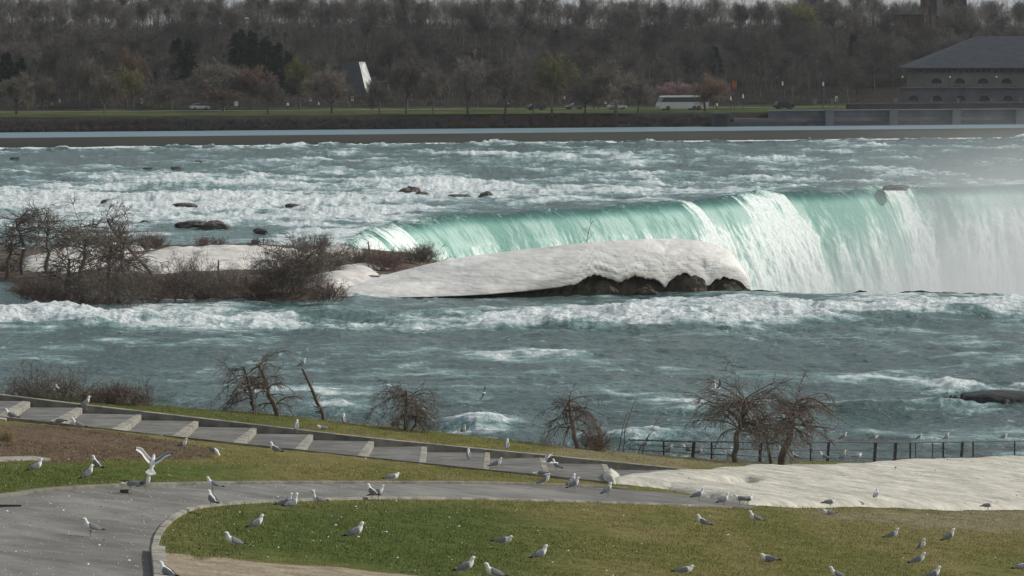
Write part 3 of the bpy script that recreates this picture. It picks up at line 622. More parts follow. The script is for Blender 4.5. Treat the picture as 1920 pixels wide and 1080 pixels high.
tag(mound('snow_patch', wxy([(1131, 893), (1143, 889), (1156, 893), (1160, 902), (1150, 908), (1138, 905)], land), zland, .28, .35, .04, M['snow'], amp=.1, ns=.4, stepy=.1, seed=8),
    'small white snow lump on the lowest stairway step', 'snow patch')

# the long hollow ice mound on the brink island
def lin(tab, u): a = np.array(tab, float); return np.interp(u, a[:, 0], a[:, 1])
top_t = [(618, 556), (650, 541), (700, 522), (760, 506), (830, 489), (900, 478), (1000, 466), (1100, 455), (1200, 449), (1260, 447), (1300, 448.5), (1340, 457), (1375, 472), (1398, 492), (1406, 510), (1408, 527)]
lip_t = [(618, 560), (700, 558), (800, 557), (860, 555), (920, 552), (1000, 545), (1050, 539), (1075, 533), (1090, 524), (1105, 516), (1125, 513), (1143, 516), (1152, 521), (1163, 526), (1174, 521), (1186, 517), (1200, 515), (1215, 518), (1226, 524), (1238, 531), (1250, 533),
         (1258, 522), (1268, 510), (1285, 506), (1300, 513), (1312, 526), (1326, 535), (1339, 523), (1356, 517), (1378, 522), (1392, 532), (1400, 540), (1408, 545)]
def smo(v, k_=61): return np.convolve(np.pad(v, k_ // 2, 'reflect', reflect_type='odd'), np.ones(k_) / k_, 'valid')
nu, nv = 760, 110
U = np.linspace(618, 1408, nu); tpx = lin(top_t, U); lpx = lin(lip_t, U); k = np.ones(9) / 9
k = np.ones(61) / 61; tpx = np.convolve(np.pad(tpx, 30, 'reflect', reflect_type='odd'), k, 'valid'); lpx = np.convolve(np.pad(lpx, 2, 'edge'), np.ones(5) / 5, 'valid'); lpx = lpx + .28 * np.clip(534 - lpx, 0, None) * sst(1040, 1100, U); lpx = lpx + (15 * (fbm(U / 14, U * 0, 4, 119) - .5) + 5 * (fbm(U / 45, U * 0, 2, 118) - .5)) * sst(1040, 1100, U)
bpx = lin([(618, 562), (900, 559), (1200, 550), (1408, 541)], U)
mY = np.array([water(u, b)[1] for u, b in zip(U, bpx)])
rx = (U - 960) / F
cave = np.clip((lin([(618, 560), (700, 559), (860, 556.5), (1000, 550), (1100, 545), (1250, 540), (1408, 531)], U) - lpx) / 30, 0, 1)
def zrow(py, Y): return CZ + np.array([ray(960, p)[1] for p in py]) * Y
Yf = mY + .6; thick = np.interp(U, [618, 700, 900, 1200, 1360, 1408], [5, 11, 11, 10, 7, 1.2])
Yt = Yf + thick * np.interp(U, [618, 850, 1100, 1408], [.8, .75, .5, .45])
zl_ = zrow(lpx, Yf); zt_ = zrow(tpx, Yt); Yb = Yf + thick * 1.25
def smo_(v, k_=61): return np.convolve(np.pad(v, k_ // 2, 'reflect', reflect_type='odd'), np.ones(k_) / k_, 'valid')
Yt = smo(Yt); zt_ = smo(zt_, 31); Yb = smo(Yb); Yf = smo(Yf)
rows = []; nfr = 62
zls = smo(zrow(lin([(618, 560), (860, 556), (1000, 548), (1100, 540), (1250, 538), (1408, 545)], U), Yf)); zls = np.minimum(zls, zl_)
ee = np.interp(U, [618, 900, 1150, 1408], [1.02, .92, .80, .70]); mixq = smo(np.interp(U, [618, 850, 1150], [.85, .55, .0]), 121)
qg = np.linspace(0, 1, 200)[:, None]; fg = (1 - mixq) * np.sin(qg * np.pi / 2) ** ee + mixq * qg
q0 = np.array([np.interp(t_, fg[:, i], qg[:, 0]) for i, t_ in enumerate(np.clip((zl_ - zls) / np.maximum(zt_ - zls, .05), 0, .95))])
for j in range(nv):
    if j < 14:      # hollow underside, from deep inside out to the lip
        q = j / 13; y0_ = Yf + (Yt - Yf) * ((1 - mixq) * (1 - np.cos(q0 * np.pi / 2)) + mixq * q0); y = y0_ + (1 - q) * 2.6; z = zl_ + .75 * np.sin(q * np.pi) * (.25 + cave) + .25 * (1 - q) * cave * 2
    elif j < 14 + nfr:
        q = q0 + (1 - q0) * (j - 13) / nfr
        cq = 1 - np.cos(q * np.pi / 2); sq = np.sin(q * np.pi / 2)
        yy = (1 - mixq) * cq + mixq * q; zz = (1 - mixq) * sq ** ee + mixq * q
        y = Yf + (Yt - Yf) * yy; z = zls + (zt_ - zls) * zz
    else:
        q = (j - 13 - nfr) / (nv - 14 - nfr); y = Yt + (Yb - Yt) * np.sin(q * np.pi / 2); z = zt_ + (-1 - zt_) * (1 - np.cos(q * np.pi / 2)) ** 1.1
    rows.append(np.stack([rx * y, y, z], -1))
G = np.array(rows)
ur = np.repeat(U[None], nv, 0); qq = np.clip((np.arange(nv) - 13) / nfr, 0, 1)[:, None] * np.ones((1, nu))
lipd = (1 - qq)
# drifted layers that follow the lip of the hollow
hz = np.clip(G[..., 2] - zl_[None], 0, None); lay = np.sin((hz * 1.5 + .5 * (fbm(G[..., 0] / 2.2, hz / 2, 3, 120) - .5)) * 6.0)
lay2 = np.sin(((G[..., 2] * .75 - G[..., 0] * .42) + 1.3 * (fbm(G[..., 0] / 5, hz / 3, 3, 122) - .5)) * 5.5)
bump_ = .09 * lay * smo(cave, 41)[None] * np.exp(-hz / 1.1) + .035 * lay2 * sst(900, 1000, ur) * sst(0, .3, qq) * np.exp(-np.abs(hz - 1.2) / 1.2)
bump_ = bump_ + .22 * (fbm(G[..., 0] / 3.5, G[..., 1] / 3 + hz / 1.5, 4, 121) - .5) + .02 * (fbm(G[..., 0] / .7, hz / .7 + G[..., 1] / .9, 3, 123) - .5)
fold = -.25 * np.exp(-((ur - 1325) / 18) ** 2) * np.exp(-((hz - 1.0) / .8) ** 2) - .15 * np.exp(-((ur - 1250) / 16) ** 2) * np.exp(-((hz - .9) / .9) ** 2)
G[..., 1] -= (bump_ + fold) * np.clip(qq * 8, 0, 1); G[..., 2] += .6 * bump_ * np.clip(qq * 8, 0, 1) * sst(1, .9, qq)
dn = fbm(G[..., 0] / 1.2, hz / .5 + G[..., 1], 4, 125); browning = np.clip(np.exp(-hz / .55) * (smo(cave, 41)[None] ** .5) * (1.6 * dn), 0, 1); browning = np.where(np.arange(nv)[:, None] < 14, .9 * np.clip(cave[None] * 3, 0, 1), browning)  # browner mix near the lip and over the hollow underside
wash = .82 + .18 * sst(.35, .6, fbm(G[..., 0] / 4, hz / .7, 4, 126)); Ci = wash[..., None] * np.ones(3); Ci = Ci * (1 - browning[..., None]) + browning[..., None] * np.array([.32, .27, .21])
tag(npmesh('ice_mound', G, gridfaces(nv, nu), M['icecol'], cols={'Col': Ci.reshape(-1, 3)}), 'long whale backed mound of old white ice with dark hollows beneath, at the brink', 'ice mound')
# dark earth bank that shows under it
bk = []
U2 = np.linspace(600, 1404, 420); Yk = np.interp(U2, U, Yf) + 1.5; rk2 = (U2 - 960) / F
ztop = np.interp(U2, U, zl_) + .9 * np.interp(U2, U, cave) - .15 + .05
for j in range(26):
    q = j / 25; z = -1 + (ztop + 1) * q
    y = Yk - 1.1 * (1 - q) ** .7 + .9 * (fbm(U2 / 14, q * 5 + U2 * 0, 4, 130) - .5); bk.append(np.stack([rk2 * y, y, z], -1))
bk.append(np.stack([rk2 * (Yk + 2.5), Yk + 2.5, ztop - .1], -1)); bk.append(np.stack([rk2 * (Yk + 2.7), Yk + 2.7, ztop * 0 - 1], -1))
tag(npmesh('earth_bank', np.array(bk), gridfaces(28, 420), M['earth']), 'wet brown earth bank in the hollows under the long ice mound', 'bank')

def lump(px, py, w_, h_, seed, lb):
    i = int(np.argmin(np.abs(U - px))); y0 = float(Yf[i]) + .9; m_ = y0 / F; nu_, nv_ = 44, 24; th = np.linspace(0, 2 * np.pi, nu_, endpoint=False); p_ = np.linspace(-.6, np.pi / 2, nv_); T_, P_ = np.meshgrid(th, p_)
    r = 1 + .8 * (fbm(np.cos(T_) * 1.8 + 7 + seed, np.sin(T_) * 1.8 + P_ * 2.2 + 7, 5, seed) - .5)
    j = np.arange(nu_ * nv_).reshape(nv_, nu_); k_ = np.roll(j, -1, 1)
    o = npmesh('earth_lump', np.stack([np.cos(T_) * np.cos(P_) * w_ * m_ / 2 * r, np.sin(T_) * np.cos(P_) * .8 * r, np.sin(P_) * h_ * m_ * r], -1), np.stack([j[:-1], k_[:-1], k_[1:], j[1:]], -1).reshape(-1, 4), M['earth'], smooth=False)
    o.location = (float(rx[i]) * y0, y0, -.05); tag(o, lb, 'earth lump')
lump(1288, 540, 66, 34, 5, 'biggest brown earth lump filling the tallest hollow of the ice mound'); lump(1128, 540, 60, 22, 6, 'low brown earth lump in the leftmost hollow of the ice mound')
lump(1208, 540, 50, 18, 8, 'low brown earth lump in the second hollow of the ice mound'); lump(1362, 540, 50, 18, 9, 'low brown earth lump under the right nose of the ice mound')
z0 = lambda x, y: x * 0
isl = wxy([(-400, 500), (-100, 520), (0, 522), (30, 545), (60, 562), (200, 571), (330, 566), (480, 566), (560, 562), (612, 562), (650, 545), (770, 512), (800, 498), (800, 480), (640, 466), (500, 462), (300, 463), (100, 470), (-400, 460)])
tag(mound('brush_island', isl, lambda x, y: x * 0 - .2, .55, 2.5, .35, M['earth'], amp=.25, ns=3, stepy=1.0, seed=20), 'low dark earth island under the brush at the brink', 'island')
for px, hgt, sd_, lb in (([(22, 517), (45, 500), (85, 484), (150, 474), (230, 470), (262, 478), (240, 500), (190, 512), (120, 518)], .9, 30, 'pointed wedge of grey snow under the leftmost trees on the brush island'),
                         ([(200, 520), (250, 492), (290, 482), (400, 478), (480, 477), (545, 480), (560, 488), (500, 508), (420, 513), (300, 520)], .85, 31, 'wide cream snow bank in the middle of the brush island'),
                         ([(560, 484), (610, 472), (660, 470), (690, 478), (640, 492), (590, 496)], .4, 33, 'small snow bank between the brush clumps left of the ice mound'),
                         ([(585, 548), (600, 530), (640, 512), (700, 506), (720, 514), (680, 530), (640, 548), (612, 558)], .7, 34, 'twig littered snow at the thin left end of the ice mound')):
    tag(mound('snow_bank', wxy(px), lambda x, y: x * 0 + .3, hgt, 5.0, .16, M['ice'], amp=.30, ns=2.0, stepy=.35, seed=sd_), lb, 'snow bank')

# ------------------------------------------------------------------ rocks in the rapids
def rock(px, py, wpx, hpx, label, seed, m='rock', dpx=None, group=None):
    p = water(px, py); Wd = wpx * p.y / F / 2; Hh = hpx * p.y / F; rng = np.random.RandomState(seed)
    nu_, nv_ = 40, 18; th = np.linspace(0, 2 * np.pi, nu_, endpoint=False); ph = np.linspace(-.5, np.pi / 2, nv_)
    T_, P_ = np.meshgrid(th, ph); r = 1 + .55 * (fbm(np.cos(T_) * 1.4 + 5 + seed, np.sin(T_) * 1.4 + P_ * 1.2 + 5, 4, seed) - .5) * 2
    x = np.cos(T_) * np.cos(P_) ** .7 * Wd * r; y = np.sin(T_) * np.cos(P_) ** .7 * Wd * .8 * r; z = np.sin(P_) * Hh * (.8 + .5 * (r - 1)) + .1
    i = np.arange(nu_ * nv_).reshape(nv_, nu_); j = np.roll(i, -1, 1)
    Fc = np.stack([i[:-1], j[:-1], j[1:], i[1:]], -1).reshape(-1, 4)
    base_z = float(river(np.array([[p.x]]), np.array([[p.y]]))[0][0, 0])
    o = npmesh('rock', np.stack([x, y, z], -1), Fc, M[m], smooth=False); o.location = (p.x, p.y, base_z)
    return tag(o, label, 'rock', group)
for i, a in enumerate([(770, 365, 44, 15, 'brown double boulder, largest rock in the rapids above the teal falls'), (792, 367, 26, 7, 'low flat rock touching the right side of the brown double boulder'), (911, 369, 26, 10, 'round boulder alone in the rapids right of the brown double boulder'),
                       (862, 369, 44, 4, 'thin rock ledge barely above water between the boulders above the falls'), (348, 388, 46, 7, 'slender dark rock lying in white rapids above the long dark ledge'), (362, 424, 60, 10, 'left half of the long dark ledge above the teal pool'),
                       (405, 427, 52, 14, 'right higher half of the long dark ledge above the teal pool'), (549, 388, 24, 6, 'small dark rock alone in white rapids left of the falls'), (202, 384, 26, 10, 'brown rock behind the leaning tree of the brush island'),
                       (330, 333, 20, 5, 'tiny rock in the grey shallows, larger of the row below the weir'), (277, 333, 16, 3, 'tiny flat rock in the grey shallows, left of the larger one'), (372, 325, 14, 4, 'tiny rock in the grey shallows, right of the larger one'),
                       (28, 322, 16, 4, 'tiny rock in the grey shallows at the far left'), (272, 418, 16, 4, 'small dark rock just above the reddish bush behind the snow bank'), (488, 436, 30, 8, 'brown rock half awash right of the teal pool'),
                       (1678, 355, 52, 8, 'dark rock at the lip where the white strand starts'), (1788, 748, 16, 5, 'little dark rock left of the big black slab near shore')]):
    rock(*a[:5], 200 + i)
pR = water(1905, 752)
def slab_rock():
    x = np.linspace(-3.6, 3.6, 80); y = np.linspace(-2.6, 2.6, 40); gx, gy = np.meshgrid(x, y)
    r = np.sqrt((gx / 3.2) ** 2 + (gy / 2.3) ** 2) + .25 * (fbm(gx / 1.2 + 9, gy / 1.2, 4, 210) - .5); h = .42 * np.sqrt(np.clip(1 - r ** 2, 0, 1)) + .12 * (fbm(gx / .7, gy / .7, 4, 211) - .5) - .45 * (r > 1)
    h += -.09 * (gx - 0) * .5
    o = npmesh('rock', np.stack([gx, gy, h], -1), gridfaces(40, 80), M['blackrock']); o.location = (pR.x, pR.y, .12); return o
tag(slab_rock(), 'big black wet slab rock breaking the water near shore at right', 'rock')

# ------------------------------------------------------------------ far shore: land, road, wooded hill
def zfar(x, y):
    s = y - shoreY(x)
    z = np.interp(s, [-30, -1, 0, 4, 7, 90, 122, 250, 600, 3000], [1, 3.6, 4.35, 6.7, 7.25, 6.95, 7.6, 26.6, 28.5, 32])
    return z + (fbm(x / 25, y / 25, 3, 140) - .5) * np.interp(s, [100, 160, 400], [0, 3, 3]) + .5 * (fbm(x / 2.5, y / 2.5, 3, 141) - .5) * np.interp(s, [-2, 0, 6, 9], [0, 1, 1, 0])
A3 = acols(420, ext=(.25, .4, .8, 1.6)); Sf = np.concatenate([np.linspace(-12, 10, 34), np.linspace(11, 110, 50), np.linspace(113, 300, 60), [320, 360, 420, 500, 700, 1000, 1600, 2400]])
gx = A3[None] * (740 + Sf[:, None]); gy = shoreY(gx) + Sf[:, None]
sF = np.repeat(Sf[:, None], len(A3), 1); nF = fbm(gx / 8, gy / 12, 4, 142)
Cf = np.empty(gx.shape + (3,)); Cf[:] = (.036, .032, .028)
gm = sst(8, 13, sF + 5 * (nF - .5)) * sst(112, 100, sF + 20 * (nF - .5)); gm = gm * .95; Cf = Cf * (1 - gm[..., None]) + gm[..., None] * (np.array([.070, .088, .030]) + (nF[..., None] - .5) * np.array([.13, .12, .04]))
tag(npmesh('far_bank', np.stack([gx, gy, zfar(gx, gy)], -1), gridfaces(len(Sf), len(A3)), M['farland'], cols={'Col': Cf.reshape(-1, 3)}), kind='structure')
rd = MB(); xr = np.linspace(-600, 700, 60)
Vr = [(x, shoreY(x) + s_, float(zfar(x, shoreY(x) + s_)) + .06) for x in xr for s_ in (86, 92)]
rd.add(Vr, [(2 * i, 2 * i + 2, 2 * i + 3, 2 * i + 1) for i in range(59)]); tag(rd.build('road', M['landing']), kind='structure')
def fground(px, py):
    rx, rz = ray(px, py); Y = np.arange(690, 1300, .5); z = CZ + rz * Y; g = zfar(rx * Y, Y)
    i = int(np.argmax(g > z)) if (g > z).any() else len(Y) - 1
    return Vector((rx * Y[i], Y[i], float(g[i])))

def mk_tree(name, mt, mc, H, trunk_h, n1, l1, sp1, up1, n2, n3, n4, rad, seed, twig=.022, drop=0, fan=.5):
    rng = np.random.RandomState(seed); K = 6
    tz = np.linspace(0, trunk_h, K); P = np.stack([.25 * rng.randn() * (tz / H) + .12 * np.cumsum(rng.randn(K)) * .5, .12 * np.cumsum(rng.randn(K)) * .5, tz], -1)[None]; P[0, 0] = (0, 0, -.3)
    r = np.linspace(rad, rad * .45, K)[None]
    P1, r1 = spawn(rng, P, r, n1, .45, 1.0, l1, sp1, K=6, up=up1, wig=.16, rs=.6, shrink=.25)
    P2, r2 = spawn(rng, P1, r1, n2, .25, 1.0, l1 * .55, fan + .15, K=5, up=up1 * .6, wig=.18, rs=.6)
    P3, r3 = spawn(rng, P2, r2, n3, .2, 1.0, l1 * .34, fan + .2, K=4, up=up1 * .3 - drop, wig=.2, rs=.6, rmin=twig)
    P4, r4 = spawn(rng, P3, r3, n4, .15, 1.0, l1 * .22, fan + .25, K=3, up=-drop, wig=.25, rs=.7, rmin=twig, tip=.6)
    root = empty(name); Vt, Ft = join([tubes(P, r, 8), tubes(P1, r1, 5), tubes(P2, r2, 4)]); npmesh('trunk', Vt, Ft, mt, parent=root)
    Vc, Fc = join([tubes(P3, r3, 3), tubes(P4, r4, 3)]); npmesh('crown', Vc, Fc, mc, smooth=False, parent=root); return root
def recolor(root, name, mc):
    r = root.copy(); col.objects.link(r); r.name = name
    for ch in root.children:
        c = ch.copy(); col.objects.link(c); c.parent = r
        if ch.name.startswith('crown'): c.data = ch.data.copy(); c.data.materials[0] = mc
    return r
def mk_conifer(name, H, W, seed):
    rng = np.random.RandomState(seed); P = np.array([[[0, 0, -.3], [0, 0, H * .5], [0, 0, H]]], float); r = np.array([[.22, .13, .03]])
    n = 150; t = rng.uniform(.06, 1, n); an = rng.uniform(0, 6.28, n); L = W * (1 - t) ** .8 * rng.uniform(.7, 1.1, n) + .3
    K = 5; q = np.linspace(0, 1, K); P1 = np.zeros((n, K, 3)); P1[..., 0] = np.cos(an)[:, None] * L[:, None] * q; P1[..., 1] = np.sin(an)[:, None] * L[:, None] * q
    P1[..., 2] = (t * H)[:, None] - .28 * L[:, None] * q ** 1.5 + .15 * rng.randn(n, 1) * q; r1 = np.full((n, 1), .05) * np.linspace(1, .3, K)
    P2, r2 = spawn(rng, P1, r1, 22, .1, 1, .75, .8, K=3, up=-.12, wig=.15, rmin=.07, tip=.4, shrink=.3)
    root = empty(name); V, Fq = tubes(P, r, 7); npmesh('trunk', V, Fq, M['htrunk'], parent=root)
    V, Fq = join([tubes(P1, r1, 4), tubes(P2, r2, 4)]); npmesh('crown', V, Fq, M['conifer'], smooth=False, parent=root); return root
def place(proto, used, p, rz, s, label, cat='tree', group=None):
    if not used.get(proto.name_full): used[proto.name_full] = 1; o = proto; o.location = p; o.rotation_euler = (0, 0, rz); o.scale = s
    else: o = copy_tree(proto, p, rz, s)
    for k_ in ('label', 'category', 'group'):
        if k_ in o: del o[k_]
    return tag(o, label, cat, group)
used = {}
# bare woodland of the hill: six kinds of build, about 190 trees
hill = [mk_tree('bare_tree', M['htrunk'], M['hcrown'], 10, 5.0, 11, 5.6, .8, .10, 6, 7, 5, .2, 300 + i, fan=.55, twig=.018) for i in range(3)]
hill += [mk_tree('bare_tree', M['htrunk'], M['hcrown'], 10, 6.4, 11, 4.6, .6, .14, 6, 7, 5, .16, 310 + i, fan=.5, twig=.017) for i in range(2)]
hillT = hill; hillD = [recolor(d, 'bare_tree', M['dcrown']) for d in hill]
dome = [mk_tree('round_crowned_tree', M['htrunk'], M['scrown'], 10, 3.6, 9, 5.0, .80, .02, 7, 8, 7, .26, 330 + i, fan=.55, twig=.030) for i in range(3)]
rng = random.Random(11); cells = []
for si, (s0, s1, n, h0, h1) in enumerate([(108, 125, 12, 7, 9), (125, 160, 46, 9, 12), (160, 205, 52, 9, 12), (205, 245, 52, 8, 11), (250, 290, 52, 7.5, 10), (295, 370, 56, 8, 11.5)]):
    for i in range(n):
        a = -.175 + .35 * (i + rng.uniform(.1, .9)) / n; s = rng.uniform(s0, s1); Y = (724 + s) / (1 - .388 * a); x = a * Y; px = 960 + F * a
        if (px > 1640 and s < 150) or (625 < px < 745 and s < 165) or (430 < px < 560 and s < 200) or (310 < px < 375 and s < 185) or (px < 60 and s < 150): continue
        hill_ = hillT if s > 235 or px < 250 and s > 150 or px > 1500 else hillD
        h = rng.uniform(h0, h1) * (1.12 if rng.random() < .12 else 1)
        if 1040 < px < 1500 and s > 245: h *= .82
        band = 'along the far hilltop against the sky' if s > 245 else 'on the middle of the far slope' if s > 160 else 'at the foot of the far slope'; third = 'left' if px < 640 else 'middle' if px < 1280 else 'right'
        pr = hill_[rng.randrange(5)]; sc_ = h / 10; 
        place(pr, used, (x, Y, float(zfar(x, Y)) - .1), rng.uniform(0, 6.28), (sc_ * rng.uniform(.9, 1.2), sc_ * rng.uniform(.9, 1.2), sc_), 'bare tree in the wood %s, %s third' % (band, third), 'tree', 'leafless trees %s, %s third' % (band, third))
prC = {'h': dome, 'g': hillT, 'r': [recolor(d, 'round_crowned_tree', M['rcrown']) for d in dome[:2]], 'y': [recolor(dome[1], 'budding_tree', M['ycrown'])], 'p': [recolor(dome[2], 'blossoming_tree', M['pcrown'])], 'o': [recolor(dome[0], 'budding_tree', M['ocrown'])]}
TR = [(762, 213, 84, 106, 'h', 'round bare tree on the far grass just right of the white slanted glass hall'), (812, 214, 62, 130, 'h', 'small bare tree with thin trunk, second right of the slanted glass hall'),
      (877, 214, 76, 102, 'h', 'tall bare tree with the thickest dark trunk on the far grass'), (947, 216, 80, 118, 'h', 'bare tree with twin stems right of the thick trunked one on the far grass'),
      (1034, 219, 86, 103, 'y', 'greenish budding tree with a leaning trunk on the far grass'), (1097, 217, 60, 148, 'h', 'low bare tree between the greenish tree and the twin trunked tree, far shore'),
      (1155, 218, 108, 120, 'h', 'wide bare tree on the far grass in front of the white car'), (1196, 216, 62, 152, 'h', 'low bare tree just left of the white bus on the far grass'),
      (1322, 209, 84, 143, 'o', 'rusty orange dome shaped tree in front of the white bus'), (1262, 201, 78, 152, 'p', 'pink blossoming tree right behind the white bus'),
      (1024, 202, 66, 148, 'p', 'pale pink blossoming tree behind the leaning greenish tree'), (1425, 190, 78, 60, 'g', 'tall grey bare tree behind the lamp posts right of the orange banner'),
      (238, 203, 68, 97, 'r', 'reddish round tree, highest of the colored trees on the left far shore'), (250, 207, 72, 128, 'y', 'dull yellow green tree in front of the reddish round tree at left'),
      (405, 205, 104, 115, 'h', 'wide grey dome tree just left of the dark conifer group'), (468, 206, 82, 124, 'r', 'reddish brown dome tree touching the wide grey dome tree'),
      (322, 207, 60, 158, 'h', 'low grey tree under the pair of dark conifers at left'), (420, 209, 70, 166, 'r', 'low reddish tree above the white car at left'), (80, 207, 62, 150, 'h', 'low pale tree behind the red and white sign at far left'),
      (165, 208, 54, 112, 'h', 'tall narrow grey tree between the far left signs'), (196, 214, 60, 138, 'h', 'grey tree with dark trunk at the left end of the far green strip'), (562, 205, 60, 107, 'y', 'yellow green willow like tree right of the dark conifer group'),
      (502, 214, 50, 150, 'h', 'slim bare tree near the water below the dark conifer group'), (622, 213, 74, 128, 'h', 'bare tree directly left of the slanted glass hall'), (712, 214, 54, 150, 'h', 'bare bushy tree at the foot of the slanted glass hall'),
      (1494, 76, 84, 5, 'y', 'bright yellow green tree on top of the far hill'), (1085, 150, 70, 92, 'r', 'brownish round tree on the lower slope above the twin trunked tree'), (735, 140, 60, 92, 'r', 'brown round tree on the slope above the slanted glass hall'),
      (1568, 118, 100, 22, 'g', 'large pale grey tree on the slope left of the stone powerhouse'), (1800, 104, 96, 26, 'g', 'large pale grey tree rising behind the powerhouse roof'), (1640, 170, 90, 70, 'g', 'big bare tree standing left of the powerhouse wall'),
      (1590, 196, 60, 120, 'g', 'smaller bare tree near the white sign left of the powerhouse'), (1000, 212, 40, 150, 'h', 'slender bare tree by the dark car on the far road'), (30, 214, 70, 140, 'h', 'bare tree at the far left edge of the far shore')]
for i, (px, by, wp, ty_, c, lb) in enumerate(TR):
    p = fground(px, by); m_ = p.y / F; pr = prC[c][i % len(prC[c])]
    # proto crown is about 9.5 m wide and 8.6 m tall
    place(pr, used, p, i * 1.7, (wp * m_ / 8.0, wp * m_ / 8.0, (by - ty_) * m_ / 8.6), lb)
con = [mk_conifer('conifer', 9, 2.6, 350), mk_conifer('conifer', 9, 3.2, 351)]
for i, (px, by, wp, ty_, lb) in enumerate([(332, 146, 46, 80, 'dark conifer, left and wider of the pair at left'), (355, 148, 36, 80, 'dark conifer, right and slimmer of the pair at left'), (285, 156, 26, 116, 'small dark conifer left of the tall pair'),
        (448, 122, 50, 62, 'dark conifer, highest and leftmost of the dark group above the slanted glass hall'), (474, 134, 50, 66, 'dark conifer second from left in the dark group'), (500, 150, 50, 76, 'dark conifer in the middle of the dark group'),
        (522, 170, 44, 90, 'dark conifer, lower one right of the middle of the dark group'), (542, 176, 36, 104, 'dark conifer, lowest and rightmost of the dark group'), (12, 172, 46, 106, 'dark conifer at the far left edge'), (38, 178, 40, 116, 'dark conifer just right of the far left edge one'),
        (1340, 150, 34, 92, 'lone dark conifer above the rusty orange tree'), (1412, 140, 40, 68, 'dark conifer on the slope right of the rusty orange tree'), (1146, 112, 40, 58, 'dark conifer high on the slope above the white car'), (1600, 130, 30, 70, 'dark conifer among bare trees left of the powerhouse'), (1040, 118, 46, 62, 'dark conifer high on the slope above the pink tree')]):
    p = fground(px, by); m_ = p.y / F; place(con[i % 2], used, p, i, (wp * m_ / 4.4, wp * m_ / 4.4, (by - ty_) * m_ / 8.4), lb)
for pr in list({p_.name_full: p_ for p_ in hill + hillD + dome + con + sum(prC.values(), [])}.values()):
    if not used.get(pr.name_full): bpy.data.objects.remove(pr)

# shoreline brush and woodland undergrowth: nobody could count them
def thicket(name, pos, L, n, m, r, seed, label, spread=.9, up=.05, k2=4):
    rng = np.random.RandomState(seed); N = len(pos); P = np.zeros((N, 2, 3)); P[:, 0] = pos; P[:, 1] = pos + np.array([0, 0, .5]); r0 = np.full((N, 2), r * 1.5)
    P1, r1 = spawn(rng, P, r0, n, 0, 1, L, spread, K=4, up=up, wig=.2, rmin=r); P2, r2 = spawn(rng, P1, r1, k2, .2, 1, L * .5, .7, K=3, up=0, wig=.2, rmin=r * .8, tip=.6)
    V, Fq = join([tubes(P1, r1, 3), tubes(P2, r2, 3)]); return tag(npmesh(name, V, Fq, m, smooth=False), label, 'brush', kind='stuff')
rs = np.random.RandomState(8); n = 1500; a = rs.uniform(-.18, .062, n); s = rs.uniform(0, 3.2, n); Y = (724 + s) / (1 - .388 * a); x = a * Y
thicket('shore_brush', np.stack([x, Y, zfar(x, Y)], -1), .75, 9, M['dcrown'], .03, 81, 'dark leafless brush along the far water edge')
n = 260; a = np.concatenate([rs.uniform(-.018, .03, 200), rs.uniform(-.16, -.1, 60)]); s = rs.uniform(0, 3, n); Y = (724 + s) / (1 - .388 * a); x = a * Y
thicket('reddish_brush', np.stack([x, Y, zfar(x, Y)], -1), 1.0, 9, M['rcrown'], .03, 82, 'reddish low brush at the far water edge')
n = 3600; a = rs.uniform(-.18, .18, n); s = rs.uniform(104, 300, n); Y = (724 + s) / (1 - .388 * a); x = a * Y; kk = ~((a > .1) & (s < 150))
thicket('undergrowth', np.stack([x, Y, zfar(x, Y)], -1)[kk], 2.6, 7, M['dcrown'], .035, 83, 'leafless undergrowth between the hill trees', k2=5)

def saplings(name, N, s0, s1, h0, h1, seed, m):
    rs = np.random.RandomState(seed); a = rs.uniform(-.18, .18, N); s = rs.uniform(s0, s1, N); Y = (724 + s) / (1 - .388 * a); x = a * Y; kk = ~((a > .1) & (s < 150)) & ~((a > -.052) & (a < -.034) & (s < 165)) & ~((a > -.082) & (a < -.062) & (s < 200)) & ~((a > -.1) & (a < -.09) & (s < 185)) & ~((a < -.139) & (s < 150)) & ~((np.abs(a - .0402) < .0022) & (s < 262)); x, Y = x[kk], Y[kk]; N = len(x)
    H = rs.uniform(h0, h1, N); K = 4; q = np.linspace(0, 1, K); P = np.zeros((N, K, 3)); P[..., 0] = x[:, None] + rs.randn(N, 1) * .5 * q; P[..., 1] = Y[:, None] + rs.randn(N, 1) * .3 * q; P[..., 2] = zfar(x, Y)[:, None] + H[:, None] * q
    r0 = np.full((N, 1), .07) * np.linspace(1, .35, K); P1, r1 = spawn(rs, P, r0, 9, .3, 1, 2.6, .6, K=4, up=.12, wig=.15, rmin=.022); P2, r2 = spawn(rs, P1, r1, 5, .2, 1, 1.3, .6, K=3, up=.05, wig=.2, rmin=.016, tip=.6)
    V, Fq = join([tubes(P, r0, 4), tubes(P1, r1, 3), tubes(P2, r2, 3)]); return tag(npmesh(name, V, Fq, m, smooth=False), 'dense leafless young wood filling the far hillside', 'woodland', kind='stuff')
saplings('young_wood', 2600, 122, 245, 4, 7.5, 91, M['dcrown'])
saplings('young_wood', 3000, 240, 380, 4.5, 9, 92, M['pale'])

